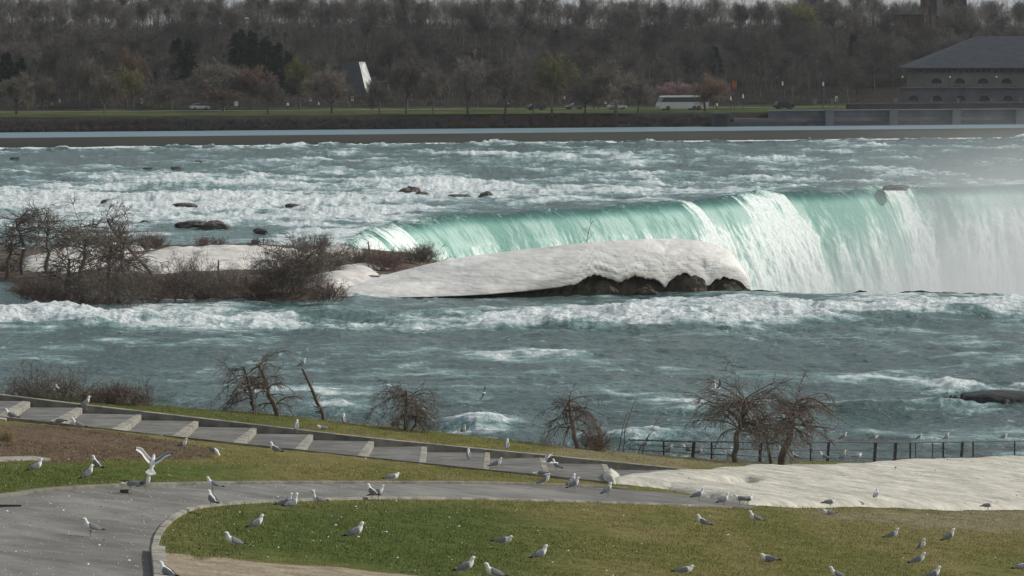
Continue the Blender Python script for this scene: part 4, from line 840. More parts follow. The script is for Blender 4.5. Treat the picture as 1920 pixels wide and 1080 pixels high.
# ------------------------------------------------------------------ far shore: buildings and small things
def bx(b, x0, x1, y0, y1, Y, dep, m=0, Yt=None):
    """a box whose front face at distance Y shows between these photo columns and rows"""
    p = at(x0, y0, Y); q = at(x1, y1, Y); b.box((p.x, Y, q.z), (q.x, Y + dep, p.z), m); return b
def archwin(par, px, y0, y1, wp, Y):
    """a round-headed window set in a moulded surround, proud of the wall"""
    m_ = Y / F; c = at(px, y1, Y); wd = wp * m_ / 2; hgt = (y1 - y0) * m_; n = 12
    def arc(k, o): return [(-wd * k, 0)] + [(-wd * k * math.cos(math.pi * i / n), hgt - wd + wd * k * math.sin(math.pi * i / n)) for i in range(n + 1)] + [(wd * k, 0)]
    A_ = [(c.x + a, c.z + b_) for a, b_ in arc(1.0, 0)]; B_ = [(c.x + a, c.z + b_) for a, b_ in arc(1.1, 0)]
    f = MB(); N_ = len(A_)
    V = [(a, Y - .12, b_) for a, b_ in A_] + [(a, Y - .12, b_) for a, b_ in B_] + [(a, Y + .05, b_) for a, b_ in A_] + [(a, Y + .05, b_) for a, b_ in B_]
    f.add(V, [(i, i + 1, N_ + i + 1, N_ + i) for i in range(N_ - 1)] + [(N_ + i, N_ + i + 1, 3 * N_ + i + 1, 3 * N_ + i) for i in range(N_ - 1)] + [(i, 2 * N_ + i, 2 * N_ + i + 1, i + 1) for i in range(N_ - 1)])
    w_ = f.build('window', M['limestone'], par)
    g = MB(); g.prism([(a, b_) for a, b_ in A_[1:-1]], 1, Y - .04, Y + .02); 
    g.build('pane', M['dark'], w_)
    mu = MB(); mu.box((c.x - .05, Y - .08, c.z), (c.x + .05, Y - .041, c.z + hgt * .97)); mu.box((c.x - wd, Y - .085, c.z + hgt * .55), (c.x + wd, Y - .045, c.z + hgt * .62)); mu.build('mullion', M['seadark'], w_)
    return w_
PY = 792
ph = empty('powerhouse', at(1830, 200, PY), 0, 'long stone powerhouse with blue grey hipped roof and arched windows on the far shore', 'building')
PHo = ph.location.copy(); ph.location = (0, 0, 0)
b = MB(); bx(b, 1723, 2180, 128, 198, PY, 24); b.build('upper_wall', M['limestone'], ph)
b = MB()
e0 = at(1708, 127, PY - 1.6); e1 = at(2195, 127, PY - 1.6); r0 = at(1830, 68, PY + 12); r1 = at(2080, 68, PY + 12); zb_ = e0.z
b.add([(e0.x, PY - 1.6, zb_), (e1.x, PY - 1.6, zb_), (e1.x, PY + 26, zb_), (e0.x, PY + 26, zb_), (r0.x, PY + 12, r0.z), (r1.x, PY + 12, r0.z)], [(0, 1, 5, 4), (1, 2, 5), (2, 3, 4, 5), (3, 0, 4)])
b.add([(e0.x, PY - 1.6, zb_ - .35), (e1.x, PY - 1.6, zb_ - .35), (e1.x, PY + 26, zb_ - .35), (e0.x, PY + 26, zb_ - .35), (e0.x, PY - 1.6, zb_ - .004), (e1.x, PY - 1.6, zb_ - .004), (e1.x, PY + 26, zb_ - .004), (e0.x, PY + 26, zb_ - .004)], [(0, 3, 2, 1), (0, 1, 5, 4), (1, 2, 6, 5), (2, 3, 7, 6), (3, 0, 4, 7)])
b.build('roof', M['roof'], ph)
for i in range(42):
    b = MB(); x_ = 1727 + i * 10.6; bx(b, x_, x_ + 3.4, 130, 135 + (i % 2), PY - .9, .9); 
    if x_ < 1990: b.build('eave_bracket', M['seadark'], ph)
for px in (1756, 1799.5, 1843, 1887, 1931, 1975): archwin(ph, px, 146.5, 163, 19.5, PY)
b = MB(); bx(b, 1692, 2200, 164, 166, PY - 6.4, 7); bx(b, 1694, 2200, 166, 200, PY - 6, 6); b.build('lower_wall', M['seawall'], ph)
for px in (1713, 1757, 1801, 1846, 1890, 1934): archwin(ph, px, 178.5, 192.5, 19.5, PY - 6)
for px in (1692, 1781, 1868):
    b = MB(); c = at(px, 162, PY - 5.5); b.tube(c, c + Vector((0, 0, 2.0)), .06, .05); l_ = b.build('terrace_lamp', M['metal'], ph)
    b = MB(); b.tube(c + Vector((0, 0, 2.0)), c + Vector((0, 0, 2.35)), .2, .14, 8); b.build('lamp_globe', M['white'], l_)
ph.location = (0, 0, 0)

SW = 757
sw = empty('seawall', (0, 0, 0), 0, 'long tiered stone seawall below the powerhouse and promenade', 'wall')
def shw(px, d): a = (px - 960) / F; Y = (724 + d) / (1 - .388 * a); return a * Y, Y
def wallband(name, px0, px1, d0, d1, z0, z1, m, par):
    b = MB(); n = 12; xs_ = np.linspace(px0, px1, n); V = []
    for q in xs_:
        (xa, ya), (xb, yb) = shw(q, d0), shw(q, d1); V += [(xa, ya, z0), (xa, ya, z1), (xb, yb, z1), (xb, yb, z0)]
    b.add(V, [(i * 4 + j, (i + 1) * 4 + j, (i + 1) * 4 + (j + 1) % 4, i * 4 + (j + 1) % 4) for i in range(n - 1) for j in range(4)] + [(0, 1, 2, 3), tuple((n - 1) * 4 + j for j in (3, 2, 1, 0))])
    return b.build(name, m, par)
wallband('base_course', 1330, 2300, -2.2, 6, 3.5, 5.35, M['seadark'], sw)
wallband('middle_band', 1375, 2300, -1.4, 6, 5.35, 6.1, M['seawall'], sw)
wallband('upper_band', 1440, 2300, -.6, 6, 6.1, 7.55, M['seawall'], sw)
wallband('ledge', 1440, 2300, -.95, 6, 7.55, 7.75, M['seawall'], sw)
wallband('parapet', 1585, 2300, 7, 7.6, 7.2, 8.9, M['seadark'], sw)
wallband('parapet_cap', 1585, 2300, 6.8, 7.8, 8.9, 9.08, M['seawall'], sw)
for px in (1555, 1675, 1793, 1912, 2030):
    wallband('pier', px - 8, px + 8, -3.2, -.9, 3.5, 7.9, M['seawall'], sw)
for px in (1525, 1618, 1735, 1852, 1970):
    wallband('buttress', px - 13, px + 13, -3.0, -1.3, 3.5, 5.0, M['seadark'], sw)
for px in (1560, 1570, 1745, 1678, 1795, 1858, 1912, 1860, 1528):
    b = MB(); (xa, ya) = shw(px, 7.2); b.box((xa - .3, ya - .4, 8.9), (xa + .3, ya + .4, 9.9)); b.box((xa - .42, ya - .5, 9.9), (xa + .42, ya + .5, 10.1)); b.build('pedestal', M['limestone'], sw)
sg = empty('sluice_house', (0, 0, 0), 0, 'low dark sluice structure at the left end of the seawall', 'outbuilding')
wallband('wall', 1335, 1368, -3.4, -2.3, 3.5, 7.2, M['seadark'], sg); wallband('gate', 1341, 1363, -3.62, -3.42, 4.6, 6.7, M['dark'], sg); wallband('roof', 1333, 1370, -3.8, -2.2, 7.2, 7.4, M['seawall'], sg)

# slanted glass hall and its neighbour
gh = empty('glass_hall', (0, 0, 0), 0, 'tall slanted pyramid like hall with one white sunlit glazed face', 'building'); Yh = 850
fl = [at(640, 176, Yh), at(687, 176, Yh), at(673, 116, Yh + 4), at(640, 119, Yh + 4)]; bk_ = [at(650, 176, Yh + 12), at(705, 176, Yh + 12), at(684.5, 116, Yh + 8), at(650, 119, Yh + 8)]
b = MB(); b.add(fl, [(0, 1, 2, 3)]); b.add(bk_, [(0, 3, 2, 1)]); b.add([fl[0], fl[3], bk_[3], bk_[0]], [(0, 1, 2, 3)]); b.add([fl[2], bk_[2], bk_[3], fl[3]], [(0, 1, 2, 3)]); b.build('roof', M['greyroof'], gh)
b = MB(); b.add([fl[1], bk_[1], bk_[2], fl[2]], [(0, 1, 2, 3)]); b.build('glazed_face', M['whiteglass'], gh)
b = MB()
for i in range(1, 7):
    t = i / 7; b.tube(fl[1].lerp(bk_[1], t) + Vector((.06, -.06, 0)), fl[2].lerp(bk_[2], t) + Vector((.06, -.06, 0)), .05, n=4)
b.build('mullion', M['greyroof'], gh)
b = MB(); bx(b, 636, 706, 175, 190, Yh - 1, 12); b.build('wall', M['seadark'], gh)
an_ = empty('annex', (0, 0, 0), 0, 'low flat roofed pavilion right of the slanted glass hall', 'building')
b = MB(); bx(b, 704, 730, 153, 156, 856, 10); b.build('roof', M['greyroof'], an_); b = MB(); bx(b, 707, 727, 156, 178, 857, 8); b.build('wall', M['limestone'], an_)
# hilltop: mast, brick house and long red building
ms = empty('mast', fground(1221, 54), 0, 'tall white mast on the hilltop', 'mast'); q = ms.location
b = MB(); b.tube((0, 0, -1), (0, 0, 13), .50, .40, 12); b.build('pole', M['white'], ms); b = MB(); b.tube((0, 0, 12.9), (0, 0, 13.6), .55, .55, 12); b.build('collar', M['greyroof'], ms)
br = empty('brick_house', (0, 0, 0), 0, 'dark brick house with a tall chimney on the hilltop behind the powerhouse', 'building')
b = MB(); bx(b, 1736, 1812, -14, 60, 1040, 14); b.build('wall', M['brick'], br); b = MB(); bx(b, 1733, 1815, -16, -13, 1039.4, 15.2); b.build('roof', M['greyroof'], br)
b = MB(); bx(b, 1757, 1768, -34, 30, 1038.6, 1.4); b.build('chimney', M['limestone'], br)
for px in (1744, 1778, 1790, 1803):
    b = MB(); bx(b, px - 3, px + 3, 2, 14, 1039.9, .08); b.build('window', M['glass'], br)
lb_ = empty('brick_building', (0, 0, 0), 0, 'long low red brick building with pale roof edge on the wooded slope', 'building')
b = MB(); bx(b, 1684, 1732, 27, 60, 1000, 10); b.build('wall', M['brick'], lb_); b = MB(); bx(b, 1682, 1734, 25, 27, 999.5, 11); b.build('roof', M['limestone'], lb_)
for px in range(1690, 1730, 8):
    b = MB(); bx(b, px - 2, px + 2, 32, 38, 999.9, .08); b.build('window', M['glass'], lb_)
tb = empty('tower_block', (0, 0, 0), 0, 'dark tall block at the top edge beside the yellow green hilltop tree', 'building')
b = MB(); bx(b, 1517, 1545, -30, 60, 1060, 14); b.build('wall', M['seadark'], tb); b = MB(); bx(b, 1515, 1547, -33, -30, 1059, 16); b.build('roof', M['greyroof'], tb)

# vehicles
def wheel(par, x, y, r):
    w_ = MB(); w_.tube((x, y - .12, r), (x, y + .12, r), r, r, 18); t_ = w_.build('wheel', M['tyre'], par)
    h_ = MB(); h_.tube((x, y - .14, r), (x, y + .14, r), r * .55, r * .55, 12); h_.build('rim', M['seawall'], t_)
def make_car(name, m, label, px, py, flip=1, van=False):
    p = fground(px, py); c = empty(name, p, math.atan(.388) + (0 if flip > 0 else math.pi), label, 'car')
    body = [(-2.2, .35), (-2.25, .75), (-2.1, .98), (-1.4, 1.05), (1.05, 1.0), (2.0, .86), (2.25, .65), (2.22, .35)] if not van else [(-2.3, .35), (-2.35, 1.0), (-2.2, 1.1), (1.3, 1.1), (2.1, .95), (2.35, .7), (2.3, .35)]
    cab = [(-1.75, 1.04), (-1.2, 1.42), (.2, 1.45), (1.0, 1.01)] if not van else [(-2.15, 1.09), (-1.95, 1.7), (.6, 1.72), (1.35, 1.09)]
    b = MB(); b.prism(body, 1, -.88, .88); b.build('body', m, c)
    b = MB(); b.prism(cab, 1, -.74, .74); b.build('cabin_glass', M['glass'], c)
    top = [(cab[1][0] - .03, cab[1][1] - .03), (cab[1][0] + .1, cab[1][1] + .03), (cab[2][0] - .05, cab[2][1] + .03), (cab[2][0] + .05, cab[2][1] - .03)]
    b = MB(); b.prism(top, 1, -.76, .76); b.build('roof', m, c)
    for sx_ in (-1.35, 1.35):
        for sy_ in (-.8, .8): wheel(c, sx_, sy_, .33)
    for sy_ in (-.62, .62):
        b = MB(); b.box((2.18, sy_ - .16, .62), (2.27, sy_ + .16, .76)); b.build('headlight', M['white'], c)
    return c
make_car('parked_car', M['buswhite'], 'white car on the far road in front of the wide bare tree', 1157, 205)
make_car('parked_car', M['carblack'], 'black car on the far road left of the leaning greenish tree', 1006, 206.5)
make_car('parked_car', M['buswhite'], 'white car on the far road at left below the grey dome tree', 374, 206.5)
make_car('parked_car', M['carblack'], 'black van above the seawall near the lamp post', 1470, 204.5, van=True)
make_car('parked_car', M['carred'], 'grey car half hidden behind trees left of the wide bare tree', 1077, 205, -1)
p = fground(1279, 206.5); bs = empty('tour_bus', p, math.atan(.388) + math.pi, 'white tour bus parked on the far road by the rusty orange tree', 'bus')
b = MB(); b.prism([(-6.0, .4), (-6.05, 1.85), (5.75, 1.85), (6.05, 1.0), (6.0, .4)], 1, -1.25, 1.25); b.build('body', M['buswhite'], bs)
b = MB(); b.prism([(-6.0, 1.853), (-5.95, 2.95), (5.1, 2.95), (5.72, 1.853)], 1, -1.23, 1.23); b.build('window_band', M['glass'], bs)
b = MB(); b.prism([(-6.05, 2.953), (-5.9, 3.3), (4.8, 3.3), (5.25, 2.953)], 1, -1.26, 1.26); b.build('roof', M['white'], bs)
b = MB(); b.box((-6.09, -1.2, 1.86), (-5.7, 1.2, 2.9)); b.build('rear_panel', M['buswhite'], bs)
for x_ in (-3.6, -2.5, 4.0):
    for y_ in (-1.16, 1.16): wheel(bs, x_, y_, .5)
for y_ in (-.95, .95):
    b = MB(); b.box((5.98, y_ - .2, .7), (6.09, y_ + .2, .95)); b.build('headlight', M['white'], bs)

# signs, lamps, banner, people
def sign(px, py, top, label, mtop='white', mid=None, wd=.9, hh_=1.1):
    p = fground(px, py); h = (py - top) * p.y / F; s = empty('sign', p, 0, label, 'sign')
    b = MB(); b.tube((0, 0, -.2), (0, 0, h), .05, .05, 8); b.build('post', M['metal'], s)
    b = MB(); b.box((-wd / 2, -.11, h - hh_), (wd / 2, -.06, h)); b.build('board', M[mtop], s)
    if mid: b = MB(); b.box((-wd / 2 + .1, -.14, h - hh_ * .6), (wd / 2 - .1, -.112, h - .1)); b.build('panel', M[mid], s)
sign(55, 205, 181, 'red and white square sign with a post at the far left road', 'white', 'red'); sign(266, 204, 185, 'narrow red and white sign on the far shore below the reddish tree', 'white', 'red', .6, 1.2)
sign(443, 206, 190, 'plain white sign right of the white car at left', 'white'); sign(1568, 205, 180, 'tall white sign above the seawall', 'white', None, .6, 1.3)
sign(582, 203, 182, 'red and white sign left below the slanted glass hall', 'white', 'red', .6, 1.0); sign(112, 203, 186, 'small pale sign right of the far left square sign', 'white', None, .4, .8)
sign(661, 202, 181, 'orange red and white sign under the slanted glass hall', 'white', 'red', .6, 1.1)
def lamp(px, py, top, label):
    p = fground(px, py); h = (py - top) * p.y / F; s = empty('street_lamp', p, 0, label, 'lamp')
    b = MB(); b.tube((0, 0, -.2), (0, 0, h), .09, .06, 8); b.tube((0, 0, h - .4), (-.9, 0, h - .05), .04, .04, 6); b.build('post', M['metal'], s)
    b = MB(); b.tube((0, 0, h), (0, 0, h + .9), .2, .13, 8); b.build('lamp_head', M['white'], s)
lamp(1467, 203, 160, 'lamp post with white head above the black van'); lamp(1543, 204, 161, 'lamp post with white head left of the tall white sign'); lamp(1393, 205, 184, 'short lamp post with white head right of the orange banner')
lamp(1370, 205, 188, 'short lamp post with white head under the orange banner')
p = fground(1377, 206); h = (206 - 152) * p.y / F; bn = empty('banner', p, 0, 'orange banner hanging from a dark pole right of the rusty tree', 'banner')
b = MB(); b.tube((0, 0, -.2), (0, 0, h), .08, .06, 8); b.build('pole', M['metal'], bn)
xs_ = np.linspace(0, .95, 8); zs_ = np.linspace(0, 1.9, 10); gX, gZ = np.meshgrid(xs_, zs_)
G1 = np.stack([gX - .55, -.15 + .06 * np.sin(gX * 5 + gZ * 2), h - gZ], -1); o = npmesh('cloth', G1, gridfaces(10, 8), M['orange'], parent=bn); so_ = o.modifiers.new('thick', 'SOLIDIFY'); so_.thickness = .02

def make_person(coat, seed):
    J = [(0, 0, .92), (0, 0, 1.12), (0, 0, 1.38), (0, 0, 1.5), (0, 0, 1.58), (0, .01, 1.68), (-.1, 0, .88), (-.11, .03, .5), (-.12, 0, .08), (-.12, -.14, .04), (.1, 0, .88), (.12, -.05, .5), (.13, .06, .08), (.13, -.08, .04),
         (-.19, 0, 1.38), (-.24, 0, 1.12), (-.22, -.08, .88), (.19, 0, 1.38), (.24, 0, 1.12), (.22, -.06, .88)]
    E = [(0, 1), (1, 2), (2, 3), (3, 4), (4, 5), (0, 6), (6, 7), (7, 8), (8, 9), (0, 10), (10, 11), (11, 12), (12, 13), (2, 14), (14, 15), (15, 16), (2, 17), (17, 18), (18, 19)]
    r = [.14, .13, .14, .055, .085, .09, .09, .065, .045, .04, .09, .065, .045, .04, .06, .045, .035, .06, .045, .035]
    me = bpy.data.meshes.new('body'); me.from_pydata(J, E, []); me.update(); me.materials.append(M['denim']); o = link(bpy.data.objects.new('body', me))
    sk_ = o.modifiers.new('skin', 'SKIN'); 
    for v, rr in zip(me.skin_vertices[0].data, r): v.radius = (rr, rr)
    me.skin_vertices[0].data[0].use_root = True
    o.modifiers.new('sub', 'SUBSURF').levels = 1
    b = MB()
    for z0_, z1_, ra, rb in ((.82, 1.1, .21, .19), (1.1, 1.36, .19, .21), (1.36, 1.47, .21, .09)): b.tube((0, 0, z0_), (0, 0, z1_), ra, rb, 12)
    for s_ in (-1, 1): b.tube((.2 * s_, 0, 1.42), (.26 * s_, 0, 1.12), .075, .06, 8); b.tube((.26 * s_, 0, 1.12), (.235 * s_, -.08, .93), .06, .05, 8)
    b.build('coat', coat, o, smooth=True)
    b = MB(); b.tube((0, .02, 1.58), (0, .02, 1.80), .1, .07, 10); b.build('hair', M['earth'], o, smooth=True)
    b = MB(); b.tube((0, -.05, 1.60), (0, -.05, 1.72), .07, .07, 10); b.build('face', M['skin'], o, smooth=True)
    o.name = 'person'; return o
for i, (px, py, c, lb) in enumerate([(98, 205, 'cloth', 'person in a pale coat standing between the two signs at far left'), (539, 205, 'white', 'person in white standing under the yellow green tree at left center'), (597, 204, 'cloth', 'person in a pale coat left of the slanted glass hall'),
        (952, 202, 'white', 'person in white standing behind the twin stemmed tree'), (1135, 202, 'cloth', 'person in a pale coat just left of the white car'), (1344, 206, 'white', 'person in white right behind the tour bus'), (1058, 192, 'white', 'person in white, left of the two far behind the grey car'), (1080, 192, 'cloth', 'person in a pale coat, right of the two far behind the grey car')]):
    o = make_person(M[c], i); q = fground(px, py); o.location = q; o.rotation_euler = (0, 0, i * .8); tag(o, lb, 'person')

# ------------------------------------------------------------------ brush and broken trees on the brink island
def wl(px, py, z=.45): return water(px, py, z)
def mk_bush(name, W, H, seed, mc, dense=1.0, r=.016, up=.03, droop=0, label=None, cat='shrub', loc=None, lean=0):
    rng = np.random.RandomState(seed); n0 = int(34 * dense); P = np.zeros((n0, 2, 3)); bx_ = rng.uniform(-.5, .5, n0) * W * .55; by_ = rng.uniform(-.5, .5, n0) * W * .5
    P[:, 0] = np.stack([bx_, by_, bx_ * 0 - .2], -1); P[:, 1] = P[:, 0] + np.stack([bx_ * .5 / W + lean, by_ * .5 / W, bx_ * 0 + .35], -1)
    r0 = np.full((n0, 2), r * 2.2)
    P1, r1 = spawn(rng, P, r0, 3, .1, 1, H * 1.05, .75, K=7, up=up, wig=.17, rmin=r, shrink=.1)
    P2, r2 = spawn(rng, P1, r1, 6, .15, 1, H * .5, .65, K=5, up=up - droop, wig=.2, rmin=r * .75)
    P3, r3 = spawn(rng, P2, r2, 4, .15, 1, H * .26, .7, K=3, up=-droop, wig=.25, rmin=r * .6, tip=.6)
    root = empty(name, loc, 0, label, cat); V, Fq = tubes(P1, r1, 4); npmesh('stems', V, Fq, M['bark'], parent=root)
    V, Fq = join([tubes(P2, r2, 3), tubes(P3, r3, 3)]); npmesh('twigs', V, Fq, mc, smooth=False, parent=root); return root
BU = [(70, 566, 110, 44, 'redtwig', 1.2, 'low red brown shrub at the left end of the brush island waterline'), (140, 568, 130, 62, 'twig', 1.3, 'brown shrub at the waterline below the grey snow wedge'), (215, 572, 120, 84, 'twig', 1.3, 'tall brown shrub at the waterline around the double trunk'),
      (290, 568, 90, 56, 'redtwig', 1.1, 'low shrub between the double trunk and the upright dense shrub'), (358, 564, 100, 88, 'twig', 1.5, 'upright dense shrub rising in front of the wide cream snow bank'), (425, 562, 110, 50, 'redtwig', 1.2, 'red brown shrub right of the upright dense shrub'),
      (480, 558, 80, 36, 'redtwig', 1.0, 'lowest reddish shrub beside the gap with white water'), (535, 556, 120, 92, 'twig', 1.6, 'biggest dark shrub mass in the middle of the island'), (612, 566, 80, 40, 'redtwig', 1.1, 'reddish shrub hugging the left tip of the ice mound'),
      (600, 514, 90, 62, 'twig', 1.3, 'dark shrub on the snow behind the biggest shrub mass'), (588, 468, 66, 28, 'twig', 1.0, 'small spiky shrub on the crest above the biggest shrub mass'), (668, 506, 70, 42, 'twig', 1.1, 'dark rounded shrub at the foot of the thin snag'),
      (722, 508, 96, 38, 'redtwig', 1.2, 'reddish reedy clump on the upper edge of the ice mound'), (790, 494, 76, 38, 'twig', 1.4, 'dark domed shrub at the right end of the brush'), (286, 468, 64, 30, 'redtwig', 1.1, 'reddish shrub on the back edge of the wide snow bank'),
      (395, 464, 76, 20, 'redtwig', .8, 'low flat shrub behind the middle of the wide snow bank'), (486, 462, 46, 13, 'redtwig', .6, 'tiny reddish shrub behind the right end of the wide snow bank'), (20, 512, 60, 28, 'twig', .8, 'small dark shrub at the left frame edge under the umbrella shaped tree')]
for i, (px, py, wp, hp, c, de, lb) in enumerate(BU):
    p = wl(px, py - 3, .35); m_ = p.y / F
    mk_bush('shrub', wp * m_, hp * m_ * .88, 400 + i, M[c], de * .72, label=lb, loc=p)
def mk_weeping(name, loc, H, W, seed, label, lean=(0, 0), n1=18, n2=6, n3=4, r=.10, rt=.007, t0=.45, droop=.11, mt='bark', mc='twig', wig=.14, top=.5, n0=0, sp=1.25, l1=.55):
    rng = np.random.RandomState(seed); K = 8; q = np.linspace(0, 1, K)
    P = np.stack([lean[0] * q + .07 * H * np.cumsum(rng.randn(K)) * .4, lean[1] * q + .04 * H * np.cumsum(rng.randn(K)) * .3, H * q - .3 * (q == 0)], -1)[None]; P[0, 0, :2] = 0
    rr = (r * (1 - (1 - top) * q))[None]
    P1, r1 = spawn(rng, P, rr, n1, t0, 1, W * l1, sp, K=8, up=-droop, wig=wig, rs=.36, shrink=-.1, rmin=rt * 1.5, tip=.3)
    P2, r2 = spawn(rng, P1, r1, n2, .12, 1, W * .26, .6, K=6, up=-droop * .8, wig=wig * 1.2, rs=.6, rmin=rt * 1.1)
    P3, r3 = spawn(rng, P2, r2, n3, .1, 1, W * .16, .7, K=4, up=-droop * .3, wig=.25, rs=.7, rmin=rt * .8, tip=.5)
    P4, r4 = spawn(rng, P, rr, 14, .5, 1, H * .16, 1.0, K=3, up=.15, wig=.3, rs=.25, rmin=rt)
    root = empty(name, loc, 0, label, 'tree'); V, Fq = join([tubes(P, rr, 9)]); npmesh('trunk', V, Fq, M[mt], parent=root)
    V, Fq = join([tubes(P1, r1, 5), tubes(P2, r2, 4), tubes(P4, r4, 3)]); npmesh('branches', V, Fq, M[mt], parent=root)
    V, Fq = join([tubes(P3, r3, 3)]); npmesh('twigs', V, Fq, M[mc], smooth=False, parent=root); return root
for i, (px, py, hp, wp, ln, lb, kw) in enumerate([
        (42, 514, 124, 96, -8, 'umbrella shaped tree on the brush island at the left frame edge', dict(n1=26, droop=.05, t0=.6)), (88, 512, 104, 110, 6, 'thin stemmed flat crowned tree just right of the umbrella shaped tree', dict(n1=24, droop=.03, t0=.6)),
        (150, 520, 96, 130, 10, 'spreading tree over the grey snow wedge', dict(n1=28, droop=.06, t0=.55)), (205, 560, 136, 120, -14, 'left stem tree of the double trunk in the island brush', dict(n1=30, droop=.08, t0=.4)),
        (222, 566, 140, 130, -4, 'right stem tree of the double trunk in the island brush', dict(n1=30, droop=.08, t0=.4)), (292, 524, 134, 90, -88, 'dead tree leaning steeply left over the snow bank', dict(n1=14, droop=.02, t0=.35, r=.17)),
        (12, 516, 80, 60, 4, 'short tree at the very left edge of the brush island', dict(n1=16, droop=.05)), (118, 560, 90, 110, 20, 'drooping tree in the low brush left of the double trunk', dict(n1=24, droop=.1, t0=.3)),
        (545, 552, 84, 150, 20, 'sprawling broken tree with long pale boughs in the biggest shrub mass', dict(n1=24, droop=.06, t0=.2))]):
    p = wl(px, py, .35); m_ = p.y / F; kw = dict(kw); kw.setdefault('r', .19)
    mk_weeping('broken_tree', p, hp * m_ * .84, wp * m_ * 1.1, 500 + i, lb, lean=(ln * m_, 0), rt=.024, n2=7, n3=4, **kw)
def snag(px, py, tpx, tpy, r0, r1, label, z=.45, nt=8, seed=0, fn=None, ln=.35, rt=.01):
    p = (fn or (lambda a, b: wl(a, b, z)))(px, py); m_ = p.y / F; rng = np.random.RandomState(seed); K = 9; q = np.linspace(0, 1, K); dx = (tpx - px) * m_; dz = (py - tpy) * m_
    P = np.stack([dx * q ** 1.5 + .055 * dz * np.cumsum(rng.randn(K)) * .4 * (1 - q), q * .1, dz * q - .3 * (q == 0)], -1)[None]; rr = (r0 + (r1 - r0) * q)[None]
    P1, q1 = spawn(rng, P, rr, nt, .15, 1, dz * ln, .9, K=5, up=-.03, wig=.2, rs=.45, rmin=rt); P2, q2 = spawn(rng, P1, q1, 3, .3, 1, dz * ln * .5, .6, K=3, wig=.2, rmin=rt * .8)
    root = empty('snag', p, 0, label, 'dead tree'); V, Fq = tubes(P, rr, 9); npmesh('trunk', V, Fq, M['bark'], parent=root)
    V, Fq = join([tubes(P1, q1, 4), tubes(P2, q2, 3)]); npmesh('branches', V, Fq, M['twig'], parent=root); return root, p, P[0, -1]
snag(694, 488, 690, 452, .12, .05, 'thin dead snag sticking up left of the ice mound', z=1.0, seed=1, ln=.3, rt=.02); snag(733, 492, 740, 462, .04, .03, 'slim leaning stick beside the thin snag', z=1.0, nt=2, seed=2, rt=.02)
snag(409, 540, 410, 488, .10, .07, 'short dead stem standing in the gap with white water', nt=4, seed=3, rt=.02)
q = water(1100, 470); sn_, _, _ = snag(1098, 470, 1106, 436, .035, .02, 'small twig poking from the top of the ice mound', z=0, nt=6, seed=4, ln=.5, rt=.02)
i_ = int(np.argmin(np.abs(U - 1100))); sn_.location = (rx[i_] * Yt[i_], Yt[i_], zt_[i_] - .15)
# fallen pale limb on the snow
def limb(name, pts, r0, r1, m, label, cat):
    P = catmull(pts, 5)[None]; rr = np.linspace(r0, r1, P.shape[1])[None]; V, Fq = tubes(P, rr, 8); return tag(npmesh(name, V, Fq, M[m]), label, cat)
limb('fallen_limb', [wl(262, 520, .9), wl(285, 524, 1.7), wl(310, 530, 1.6), wl(330, 524, 1.6), wl(345, 528, .5)], .17, .06, 'bark', 'thick bent fallen limb at the foot of the wide snow bank', 'branch')

# ------------------------------------------------------------------ trees and scrub on the near bank
def bank(px, py): 
    p = land(px, py); return Vector((p.x, p.y, p.z - .1))
def bt(px, py, hp, wp, seed, lb, **kw):
    p = bank(px, py + 4); hp = hp * .8; wp = wp * .88; m_ = p.y / F; ln = kw.pop('ln', 0); return mk_weeping('broken_tree', p, (hp + 4) * m_, wp * m_, seed, lb, lean=(ln * m_, 0), **kw)
bt(480, 772, 112, 150, 601, 'twin ice broken tree at left, slimmer left stem with jagged top', ln=-22, r=.085, n1=26, t0=.3, droop=.18, rt=.0075, n2=6)
bt(527, 776, 122, 130, 602, 'twin ice broken tree at left, stouter right stem leaning left', ln=-40, r=.10, n1=24, t0=.25, droop=.18, rt=.0075, n2=6)
bt(757, 803, 96, 150, 603, 'small drooping broken tree in the middle of the bank', r=.085, n1=34, t0=.35, droop=.17, rt=.0075, n2=7)
bt(770, 804, 70, 90, 613, 'second stem close behind the small drooping broken tree', r=.06, n1=20, t0=.3, droop=.22, rt=.0075, ln=8)
bt(1088, 838, 114, 140, 604, 'broken tree right of the middle with curved drooping limbs', ln=-16, r=.10, n1=30, t0=.45, droop=.20, rt=.0075, n2=6)
bt(1385, 864, 156, 190, 605, 'umbrella shaped broken tree behind the railing, left of its close neighbor', ln=-6, r=.12, n1=62, t0=.5, droop=.14, rt=.009, n2=6, n3=4, mc='twig', l1=.66)
bt(1465, 867, 146, 170, 606, 'broken tree with thick trunk behind the railing, right of the umbrella shaped one', ln=4, r=.16, n1=38, t0=.55, droop=.15, rt=.009, n2=7, n3=4)
bt(1447, 865, 90, 90, 607, 'thin second stem just left of the thick trunked broken tree', ln=-10, r=.07, n1=12, t0=.5, droop=.09, rt=.007)
_, sp_p, sp_top = snag(605, 787, 567, 686, .078, .045, 'bare curved dead trunk with a gull perched on its tip', fn=bank, nt=16, seed=11, ln=.16, rt=.006)
snag(612, 786, 590, 745, .03, .012, 'short forked dead sapling beside the bare curved trunk', fn=bank, nt=6, seed=12, ln=.6, rt=.006)
snag(1128, 842, 1120, 796, .07, .04, 'broken stump with tangled suckers right of the curved limb tree', fn=bank, nt=22, seed=13, ln=.9, rt=.006)
for i, (px, py, tx_, ty_, lb) in enumerate([(1166, 846, 1192, 742, 'tall thin bare sapling left of the railing end'), (1160, 845, 1176, 770, 'shorter thin sapling beside the tall one left of the railing end'), (1206, 848, 1240, 772, 'leaning thin sapling near the railing end'), (1196, 847, 1228, 800, 'lowest thin sapling near the railing end')]):
    snag(px, py, tx_, ty_, .022, .008, lb, fn=bank, nt=9, seed=20 + i, ln=.35, rt=.005)
